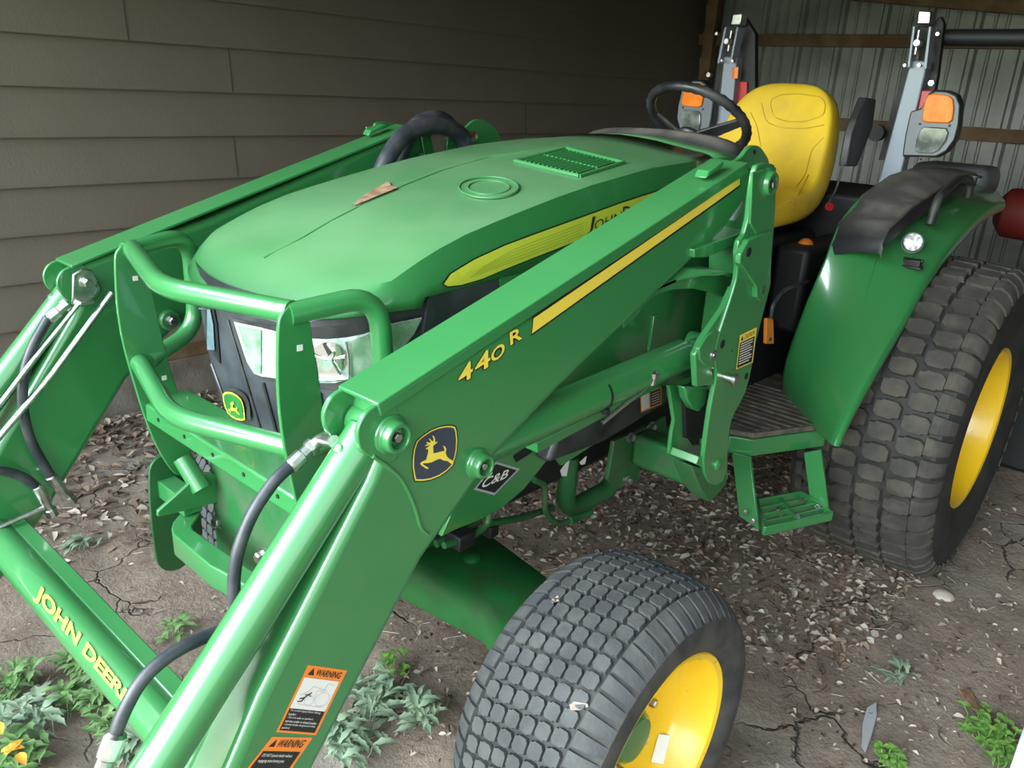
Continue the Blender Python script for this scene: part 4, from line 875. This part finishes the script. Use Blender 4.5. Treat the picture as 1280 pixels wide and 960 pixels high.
# ================================================================ PLACE
WX = -2.40; YB = 5.25
m, nt, b = nodes('ground_soil'); L = nt.links.new
tc = N(nt, 'ShaderNodeTexCoord'); n1 = N(nt, 'ShaderNodeTexNoise', Scale=1.3, Detail=6); n2 = N(nt, 'ShaderNodeTexNoise', Scale=38, Detail=8, Roughness=.75); n3 = N(nt, 'ShaderNodeTexNoise', Scale=5, Detail=6)
for q in (n1, n2, n3): L(tc.outputs['Object'], q.inputs['Vector'])
r1 = N(nt, 'ShaderNodeValToRGB'); r1.color_ramp.elements[0].color = (.155, .108, .080, 1); r1.color_ramp.elements[1].color = (.42, .325, .26, 1); r1.color_ramp.elements[0].position = .3; r1.color_ramp.elements[1].position = .72
mx = N(nt, 'ShaderNodeMath', operation='MULTIPLY_ADD'); mx.inputs[1].default_value = .55; L(n2.outputs['Fac'], mx.inputs[0])
mm = N(nt, 'ShaderNodeMath', operation='MULTIPLY'); mm.inputs[1].default_value = .45; L(n3.outputs['Fac'], mm.inputs[0]); L(mm.outputs[0], mx.inputs[2]); L(mx.outputs[0], r1.inputs['Fac'])
# pale dry patches
gm = N(nt, 'ShaderNodeMix', data_type='RGBA'); gm.inputs[7].default_value = (.33, .31, .28, 1); mr = N(nt, 'ShaderNodeMapRange'); mr.inputs['From Min'].default_value = .56; mr.inputs['From Max'].default_value = .70; mr.inputs['To Max'].default_value = .6; L(n1.outputs['Fac'], mr.inputs['Value']); L(mr.outputs[0], gm.inputs[0]); L(r1.outputs[0], gm.inputs[6])
# cracks: cell borders, warped, only where the soil is bare
wn = N(nt, 'ShaderNodeTexNoise', Scale=7, Detail=4); L(tc.outputs['Object'], wn.inputs['Vector']); va = N(nt, 'ShaderNodeVectorMath', operation='MULTIPLY_ADD'); va.inputs[1].default_value = (.16, .16, .16); L(wn.outputs['Color'], va.inputs[0]); L(tc.outputs['Object'], va.inputs[2])
vo = N(nt, 'ShaderNodeTexVoronoi', feature='DISTANCE_TO_EDGE', Scale=4.2); L(va.outputs[0], vo.inputs['Vector'])
cr = N(nt, 'ShaderNodeMapRange'); cr.inputs['From Min'].default_value = .0; cr.inputs['From Max'].default_value = .022; cr.inputs['To Min'].default_value = 1; cr.inputs['To Max'].default_value = 0; L(vo.outputs['Distance'], cr.inputs['Value'])
cn = N(nt, 'ShaderNodeTexNoise', Scale=2.2, Detail=2); L(tc.outputs['Object'], cn.inputs['Vector']); cm_ = N(nt, 'ShaderNodeMapRange'); cm_.inputs['From Min'].default_value = .47; cm_.inputs['From Max'].default_value = .56; L(cn.outputs['Fac'], cm_.inputs['Value'])
cf = N(nt, 'ShaderNodeMath', operation='MULTIPLY'); L(cr.outputs[0], cf.inputs[0]); L(cm_.outputs[0], cf.inputs[1])
dk = N(nt, 'ShaderNodeMix', data_type='RGBA'); dk.inputs[7].default_value = (.03, .022, .016, 1); L(cf.outputs[0], dk.inputs[0]); L(gm.outputs[2], dk.inputs[6]); L(dk.outputs[2], b.inputs['Base Color'])
hb_ = N(nt, 'ShaderNodeMath', operation='SUBTRACT'); L(n2.outputs['Fac'], hb_.inputs[0]); L(cf.outputs[0], hb_.inputs[1]); bp = N(nt, 'ShaderNodeBump', Strength=.9, Distance=.02); L(hb_.outputs[0], bp.inputs['Height']); L(bp.outputs[0], b.inputs['Normal']); b.inputs['Roughness'].default_value = .95
M['soil'] = m
def gz(x, y): 
    return (noise.fractal(Vector((x * 1.6, y * 1.6, 0)), 1, 2, 4) * .018 + noise.fractal(Vector((x * 9, y * 9, 3)), 1, 2, 4) * .006) - .008
xs = [-2.5 + i * .03 for i in range(0, 150)] ; ys = [-1.4 + i * .03 for i in range(0, 160)]
xs = [-8, -6, -4, -3] + xs + [2.3, 3, 4.5, 7, 10]; ys = [-12, -8, -5, -3, -2] + ys + [3.6, 4.2, 5.4]
mb = MB(); vs = [Vector((x, y, gz(x, y))) for y in ys for x in xs]; nx = len(xs)
fs = [(j * nx + i, j * nx + i + 1, (j + 1) * nx + i + 1, (j + 1) * nx + i) for j in range(len(ys) - 1) for i in range(nx - 1)]
mb.add(vs, fs); tag(mb.build('floor', 'soil', angle=180, recalc=False), 'bare cracked brown dirt ground of the shed', kind='structure')
# siding wall
m, nt, b = nodes('painted_siding'); L = nt.links.new; tc = N(nt, 'ShaderNodeTexCoord'); n1 = N(nt, 'ShaderNodeTexNoise', Scale=2.5, Detail=6); n2 = N(nt, 'ShaderNodeTexNoise', Scale=90, Detail=4); L(tc.outputs['Object'], n1.inputs[0]); L(tc.outputs['Object'], n2.inputs[0])
mxx = N(nt, 'ShaderNodeMix', data_type='RGBA'); mxx.inputs[6].default_value = (.140, .118, .090, 1); mxx.inputs[7].default_value = (.180, .155, .120, 1); L(n1.outputs['Fac'], mxx.inputs[0]); L(mxx.outputs[2], b.inputs['Base Color']); b.inputs['Roughness'].default_value = .75; bp = N(nt, 'ShaderNodeBump', Strength=.25, Distance=.004); L(n2.outputs['Fac'], bp.inputs['Height']); L(bp.outputs[0], b.inputs['Normal']); M['siding'] = m
mb = MB(); z = .2775; k = 0; lap = .1975
while z < 3.0:
    y = -4.0
    zz = z
    prof = [(WX, zz), (WX + .020, zz - .004), (WX + .020, zz + .010), (WX + .003, zz + lap), (WX, zz + lap)]
    mb.prism([Vector((a, -4.0, c)) for a, c in prof], (0, YB + 4.0, 0)); z += lap; k += 1
mb.box((WX - .03, (YB - 4) / 2, 1.7), (.06, YB + 4, 2.7)); wl_ = tag(mb.build('wall_left', 'siding', smooth=False), 'tan horizontal lap siding wall along the left', kind='structure')
M['joint'] = mat('siding_joint', (.085, .072, .055), .9)
for yy, row in ((at(158, 61, x=WX).y, 7), (at(288, 124, x=WX).y, 6), (at(291, 178, x=WX).y, 4), (3.1, 5), (-.8, 6)):
    k = MB(); zz = .2775 + row * lap; k.add([Vector((WX + .0225, yy, zz)), Vector((WX + .0225, yy + .007, zz)), Vector((WX + .0055, yy + .007, zz + lap - .004)), Vector((WX + .0055, yy, zz + lap - .004))], [(0, 1, 2, 3)])
    k.build('siding_joint', 'joint', wl_, smooth=False)
mb = MB(); mb.box((WX + .0, (YB - 4) / 2, .240), (.06, YB + 4, .075)); tag(mb.build('trim_1', 'wood', bevel=.004), 'brown wooden sill board under the siding', kind='structure')
mb = MB(); y = -4.0
while y < YB - .2: mb.box((WX - .02, y + .2, .06), (.10, .392, .285)); y += .4
tag(mb.build('baseboard_left', 'concrete', bevel=.006), 'grey block foundation below the sill', kind='structure')
# corrugated back wall
M['tin'] = mat('galvanised_tin', (.27, .275, .265), .5, metal=.3, c2=(.17, .17, .165), scale=3)
mb = MB(); prof = []; x = WX - .1; i = 0
while x < 6.5:
    prof += [(x, 0), (x + .018, .022), (x + .045, .022), (x + .063, 0)]
    for j in (1, 2): prof += [(x + .063 + j * .075 - .02, 0), (x + .063 + j * .075 - .012, .007), (x + .063 + j * .075 - .002, .007), (x + .063 + j * .075 + .006, 0)]
    x += .3048
rows = [[Vector((a, YB - c, z)) for a, c in prof] for z in (0, 3.2)]; mb.loft(rows, flip=True); tag(mb.build('wall_back', 'tin', smooth=False), 'grey corrugated metal back wall', kind='structure')
mb = MB()
g = at(948, 44, y=YB - .05).z; g2 = at(1198, 159, y=YB - .05).z
k = MB(); k.box((2.0, YB - .045, g - .035), (9, .04, .085)); tag(k.build('trim_2', 'wood', bevel=.003), 'upper brown wooden rail on the metal wall', kind='structure')
k = MB(); k.box((2.0, YB - .045, g2 - .035), (9, .04, .085)); tag(k.build('trim_3', 'wood', bevel=.003), 'lower brown wooden rail on the metal wall', kind='structure')
a, b_ = at(1085, -8, y=YB - .2), at(1290, 8, y=YB - .2); d = b_ - a
k = MB(); k.bar(a - d * 1.2, b_ + d * 3, .05, .10); tag(k.build('trim_4', 'wood', bevel=.003), 'sloping wooden rafter above the metal wall', kind='structure')
k = MB(); k.box((WX + .13, YB - .08, 1.5), (.09, .09, 3.0)); tag(k.build('trim_5', 'wood', bevel=.004), 'square wooden corner post of the shed', kind='structure')
k = MB(); c = at(870, 3, y=4.6); 
# roof closes the shed; unseen dark right wall added to hold back light
M['darkboard'] = mat('light_block_boards', (.05, .045, .04), .85, c2=(.08, .07, .06), scale=4)
mb = MB(); mb.box((2.75, (YB - .2) / 2, 1.6), (.06, YB + .2, 3.2)); tag(mb.build('wall_right_light_block', 'darkboard', smooth=False), kind='structure')
mb = MB(); mb.prism([Vector((WX - .3, -.95, 2.36)), Vector((WX - .3, YB + .2, 2.46)), Vector((WX - .3, YB + .2, 2.50)), Vector((WX - .3, -.95, 2.40))], (7.4, 0, 0)); tag(mb.build('ceiling', 'wood', smooth=False), kind='structure')
# ---------------- litter and plants
M['lf1'] = mat('litter_a', (.20, .135, .095), .85); M['lf2'] = mat('litter_b', (.36, .29, .235), .85); M['lf3'] = mat('litter_c', (.10, .062, .042), .9); M['lf4'] = mat('litter_d', (.40, .34, .29), .85)
def leaf(mb, x, y, s, mi, z=None):
    a = random.uniform(0, 6.28); e = random.uniform(.4, .7); c = Vector((x, y, (gz(x, y) if z is None else z) + random.uniform(.001, .018)))
    T1 = Vector((math.cos(a), math.sin(a), random.uniform(-.35, .35))) * s; T2 = Vector((-math.sin(a), math.cos(a), random.uniform(-.5, .5))) * s * e; cu = random.uniform(.1, .5) * s
    mb.add([c - T1, c - T1 * .35 + T2 + Vector((0, 0, cu)), c + T1 * .4 + T2 * .9 + Vector((0, 0, cu * .7)), c + T1 * 1.1, c + T1 * .3 - T2 + Vector((0, 0, cu)), c - T1 * .4 - T2 * .8 + Vector((0, 0, cu * .6)), c], [(0, 1, 6), (1, 2, 6), (2, 3, 6), (3, 4, 6), (4, 5, 6), (5, 0, 6)], mi)
mb = MB()
def scatter(n, x0, x1, y0, y1, s0, s1, dens=None):
    for _ in range(n):
        x, y = random.uniform(x0, x1), random.uniform(y0, y1)
        if dens and random.random() > dens(x, y): continue
        leaf(mb, x, y, random.uniform(s0, s1), random.choice((0, 0, 1, 1, 2, 2, 3)))
scatter(8500, -.9, .85, .65, 2.6, .007, .018, lambda x, y: min(1, .25 + (y - .75) * 1.6))
scatter(3600, -2.33, -1.0, -.4, 2.2, .012, .030, lambda x, y: min(1, 1.15 - (x + 2.3) * .9))
scatter(1400, -2.3, 1.6, -1.0, 1.2, .004, .011)
scatter(1500, .5, 2.0, 1.0, 2.6, .005, .016, lambda x, y: .5)
scatter(700, .8, 2.0, .6, 1.6, .004, .010)
scatter(800, -.5, .6, -.1, .7, .004, .011)
tag(mb.build('leaf_litter', ['lf1', 'lf2', 'lf3', 'lf4'], smooth=False, recalc=False), 'scattered dry brown leaf litter on the dirt', 'leaf litter', kind='stuff')
mb = MB()
for _ in range(420):
    x, y = random.uniform(-2.2, 1.9), random.uniform(-.9, 2.4); a = random.uniform(0, 3.14); l = random.uniform(.02, .07); z = gz(x, y) + .006
    mb.tube([Vector((x, y, z)), Vector((x + math.cos(a) * l, y + math.sin(a) * l, z + random.uniform(0, .01)))], .0012, 4, cap=False, mi=0)
tag(mb.build('dry_straw', ['lf4'], smooth=False, recalc=False), 'thin dry straw and twigs lying over the dirt', 'straw', kind='stuff')
M['w1'] = mat('weed_green', (.10, .20, .06), .6, c2=(.16, .26, .10), scale=20); M['w2'] = mat('weed_grey_green', (.16, .23, .15), .6, c2=(.24, .30, .20), scale=20); M['w3'] = mat('bright_clover', (.11, .24, .045), .55, c2=(.17, .32, .07), scale=30)
def blade(mb, p, d, up, l, w, mi, lob=False):
    d = d.normalized(); sd = d.cross(Vector((0, 0, 1))).normalized(); rows = []; n = 6
    for i in range(n + 1):
        t = i / n; ww = w * math.sin(math.pi * min(1, .12 + .88 * t)) * (1 if not (lob and i % 2) else .6)
        if i == n: ww = .0005
        c = p + d * l * t + Vector((0, 0, up * l * (t - t * t * .9))); rows.append([c - sd * ww + Vector((0, 0, ww * .3)), c, c + sd * ww + Vector((0, 0, ww * .3))])
    mb.loft(rows, mi)
def weed(x, y, r, n, kind, label, group=None, name='weed'):
    o = Vector((x, y, gz(x, y)));
    def mk(mb, kinds):
        for i in range(n):
            a = random.uniform(0, 6.28); rr = r * random.uniform(.0, .8); p = o + Vector((math.cos(a) * rr, math.sin(a) * rr, 0)); h = random.uniform(.01, .07) * (r / .12) ** .5
            st = p + Vector((random.uniform(-.02, .02), random.uniform(-.02, .02), h)); 
            for _ in range(3):
                b = random.uniform(0, 6.28)
                if kind == 'clover': blade(mb, st, Vector((math.cos(b), math.sin(b), 0)), random.uniform(.0, .4), random.uniform(.014, .024), random.uniform(.007, .011), 0)
                else: blade(mb, st, Vector((math.cos(b), math.sin(b), 0)), random.uniform(.2, .9), random.uniform(.03, .07), random.uniform(.007, .014), 0, lob=True)
            stems.tube([p, (p + st) / 2 + Vector((.004, 0, 0)), st], .0012, 5, cap=False)
    e = bpy.data.objects.new(name, None); col.objects.link(e); tag(e, label, 'weed', group)
    stems = MB(); mb = MB(); mk(mb, 1); mat_ = {'clover': 'w3', 'green': 'w1', 'grey': 'w2'}[kind]
    mb.build('leaves', mat_, e, angle=60, recalc=False); stems.build('stems', mat_, e, recalc=False)
    return e
def wp(px, py): v = at(px, py, z=0); return v.x, v.y
for (px, py), r, n, kd, lb in (
    ((40, 905), .10, 34, 'grey', 'broad grey-green weed clump in the bottom left corner'),
    ((20, 860), .07, 18, 'green', 'green weed at the left edge above the orange leaves'),
    ((150, 915), .07, 22, 'green', 'leafy weed just left of the lower hose fitting'),
    ((110, 880), .09, 34, 'green', 'leafy green weed under the lettered tube'),
    ((95, 835), .05, 14, 'green', 'thin yellow-green weed just above the big corner clump'),
    ((20, 955), .09, 30, 'green', 'low green weed at the very bottom left edge'),
    ((175, 940), .08, 26, 'grey', 'grey-green weed behind the lower hose fitting, at the bottom edge'),
    ((215, 790), .035, 7, 'green', 'small seedling on bare dirt behind the cross tube'),
    ((470, 880), .09, 34, 'grey', 'leafy grey-green weed behind the near loader arm'),
    ((440, 935), .09, 30, 'grey', 'pale weed next to the arm warning labels'),
    ((525, 900), .06, 18, 'grey', 'grey-green weed between loader arm and front tyre'),
    ((490, 830), .06, 10, 'clover', 'sparse small weed under the front axle'),
    ((600, 780), .06, 14, 'clover', 'small round-leaved sprouts beside the front axle end'),
    ((1232, 915), .08, 46, 'clover', 'bright green clover patch at the right edge'),
    ((1265, 950), .07, 40, 'clover', 'bright clover clump in the bottom right corner'),
    ((1110, 950), .035, 14, 'clover', 'tiny bright sprout right of the grey blade'),
    ((100, 680), .05, 8, 'grey', 'sparse weed on dirt behind the far arm foot'),
    ((1120, 850), .03, 6, 'grey', 'faint moss tuft on the cracked dirt')):
    x, y = wp(px, py); weed(x, y, r, n, kd, lb)
# single lying things
def lying(name, pts, th, m, label, cat, lift=.008, z=0):
    k = MB(); P = pp(pts, z=z); c = sum(P, Vector()) / len(P); P = [Vector((v.x, v.y, gz(c.x, c.y) + lift + .25 * abs((v - c).x) )) for v in P]; k.prism(P, (0, 0, th)); o = k.build(name, m, bevel=.0008); return tag(o, label, cat)
lying('fallen_leaf', [(1095, 879), (1096, 895), (1088, 925), (1081, 943), (1077, 935), (1078, 905), (1083, 887)], .002, 'greyleaf' if 'greyleaf' in M else 'linegrey', 'long narrow grey leaf lying on the cracked dirt', 'leaf')
lying('fallen_leaf', [(1196, 864), (1214, 864), (1222, 880), (1240, 893), (1230, 895), (1212, 884)], .002, 'leafbrown', 'orange-brown curled leaf above the clover patch', 'leaf')
k = MB(); x, y = wp(1180, 743); k.lathe((x, y, gz(x, y) - .004), (0, 0, 1), [(0, .035), (.012, .033), (.02, .02), (.022, 0)], 9); tag(k.build('stone', 'lf4', bevel=.003), 'flat pale stone in front of the rear tyre', 'stone')
# dry leaf on the hood
k = MB(); fh2 = onto(bh_, .003); P_ = [(441, 259), (455, 247), (470, 238), (486, 229), (489, 234), (497, 237), (488, 241), (468, 249), (450, 257)]
art(k, P_, fh2, .002, 0); o = k.build('dry_leaf', 'leafbrown', smooth=False, solid=.0012); tag(o, 'brown triangular dry leaf resting on the tractor hood', 'leaf')
k = MB(); tx, ty_ = at(798, 846, x=.62), 0
# leaf scraps on the front tyre
fbv = onto(bvh_of(fw[0]), .002)
for i, P_ in enumerate(([(712, 881), (718, 877), (733, 879), (736, 884), (724, 888), (714, 888)], [(690, 749), (698, 746), (699, 753), (691, 754)])):
    k = MB(); art(k, P_, fbv, .001, 0); tag(k.build('leaf_scrap', 'lf2', smooth=False, solid=.001), ('pale leaf scrap stuck on the side of the front tyre tread', 'tiny pale leaf bit near the inner edge of the front tyre')[i], 'leaf')
# red tank and dark clutter behind
k = MB(); k.lathe(at(1275, 262, y=3.2) + Vector((.10, 0, -.02)), (1, 0, 0), [(-.20, .0), (-.19, .06), (-.15, .11), (.3, .13), (.33, .1), (.33, 0)], 28); rc = k.build('fuel_tank', 'darkred', bevel=.004); tag(rc, 'dark red round tank standing behind the rear wheel', 'tank')
k = MB(); c = at(1275, 262, y=3.2); k.box((c.x + .28, 3.2, .40), (.4, .4, .8)); sd_ = k.build('tank_stand', 'black', bevel=.02); tag(sd_, 'black cabinet holding up the red tank', 'stand')
# pale panel corner at lower right
k = MB(); P = [at(1262, 962, z=.25), at(1281, 905, z=.25), at(1330, 905, z=.25), at(1330, 985, z=.25)]; k.prism(P, (0, 0, -.25)); tag(k.build('white_panel', 'white', bevel=.004), 'pale white panel corner poking in at the bottom right edge', 'panel')
# orange flower petals at lower left
M['petal'] = mat('orange_petal', (.7, .25, .03), .5, c2=(.55, .42, .06), scale=40)
k = MB(); x, y = wp(22, 958)
for i in range(4): blade(k, Vector((x + random.uniform(-.05, .05), y + random.uniform(-.03, .03), .07)), Vector((math.cos(i), math.sin(i), 0)), .3, .05, .012, 0)
tag(k.build('orange_leaves', 'petal', recalc=False), 'cluster of yellow-orange leaves at the bottom left edge', 'leaf', )
# ================================================================ LIGHT
w = bpy.data.worlds.new('world'); bpy.context.scene.world = w; w.use_nodes = True; nt = w.node_tree; bg_ = nt.nodes['Background']
tc = N(nt, 'ShaderNodeTexCoord'); sp = N(nt, 'ShaderNodeSeparateXYZ'); nt.links.new(tc.outputs['Generated'], sp.inputs[0])
rp = N(nt, 'ShaderNodeValToRGB'); nt.links.new(sp.outputs['Z'], rp.inputs['Fac']); e = rp.color_ramp.elements
e[0].position = .0; e[0].color = (.20, .25, .16, 1); e[1].position = .95; e[1].color = (.45, .55, .62, 1)
for p_, c_ in ((.03, (.45, .55, .42, 1)), (.08, (.95, 1.05, 1.0, 1)), (.40, (1.0, 1.15, 1.2, 1)), (.60, (.62, .74, .80, 1))):
    q = rp.color_ramp.elements.new(p_); q.color = c_
nt.links.new(rp.outputs[0], bg_.inputs['Color'])
vd = N(nt, 'ShaderNodeVectorMath', operation='DOT_PRODUCT'); vd.inputs[1].default_value = Vector((-.42, -.87, .26)).normalized(); nt.links.new(tc.outputs['Generated'], vd.inputs[0])
mf = N(nt, 'ShaderNodeMapRange', interpolation_type='SMOOTHSTEP'); mf.inputs['From Min'].default_value = .55; mf.inputs['From Max'].default_value = 1.0; mf.inputs['To Min'].default_value = 3.0; mf.inputs['To Max'].default_value = 20.0
nt.links.new(vd.outputs['Value'], mf.inputs['Value']); nt.links.new(mf.outputs[0], bg_.inputs['Strength'])
def area(name, loc, target, size, power, c=(1, 1, 1)):
    l = bpy.data.lights.new(name, 'AREA'); l.energy = power; l.size = size; l.color = c; o = bpy.data.objects.new(name, l); col.objects.link(o); o.location = loc
    d = Vector(target) - Vector(loc); o.rotation_euler = d.to_track_quat('-Z', 'Y').to_euler(); return o
bpy.context.scene.view_settings.view_transform = 'Standard'
bpy.context.scene.view_settings.exposure = .22
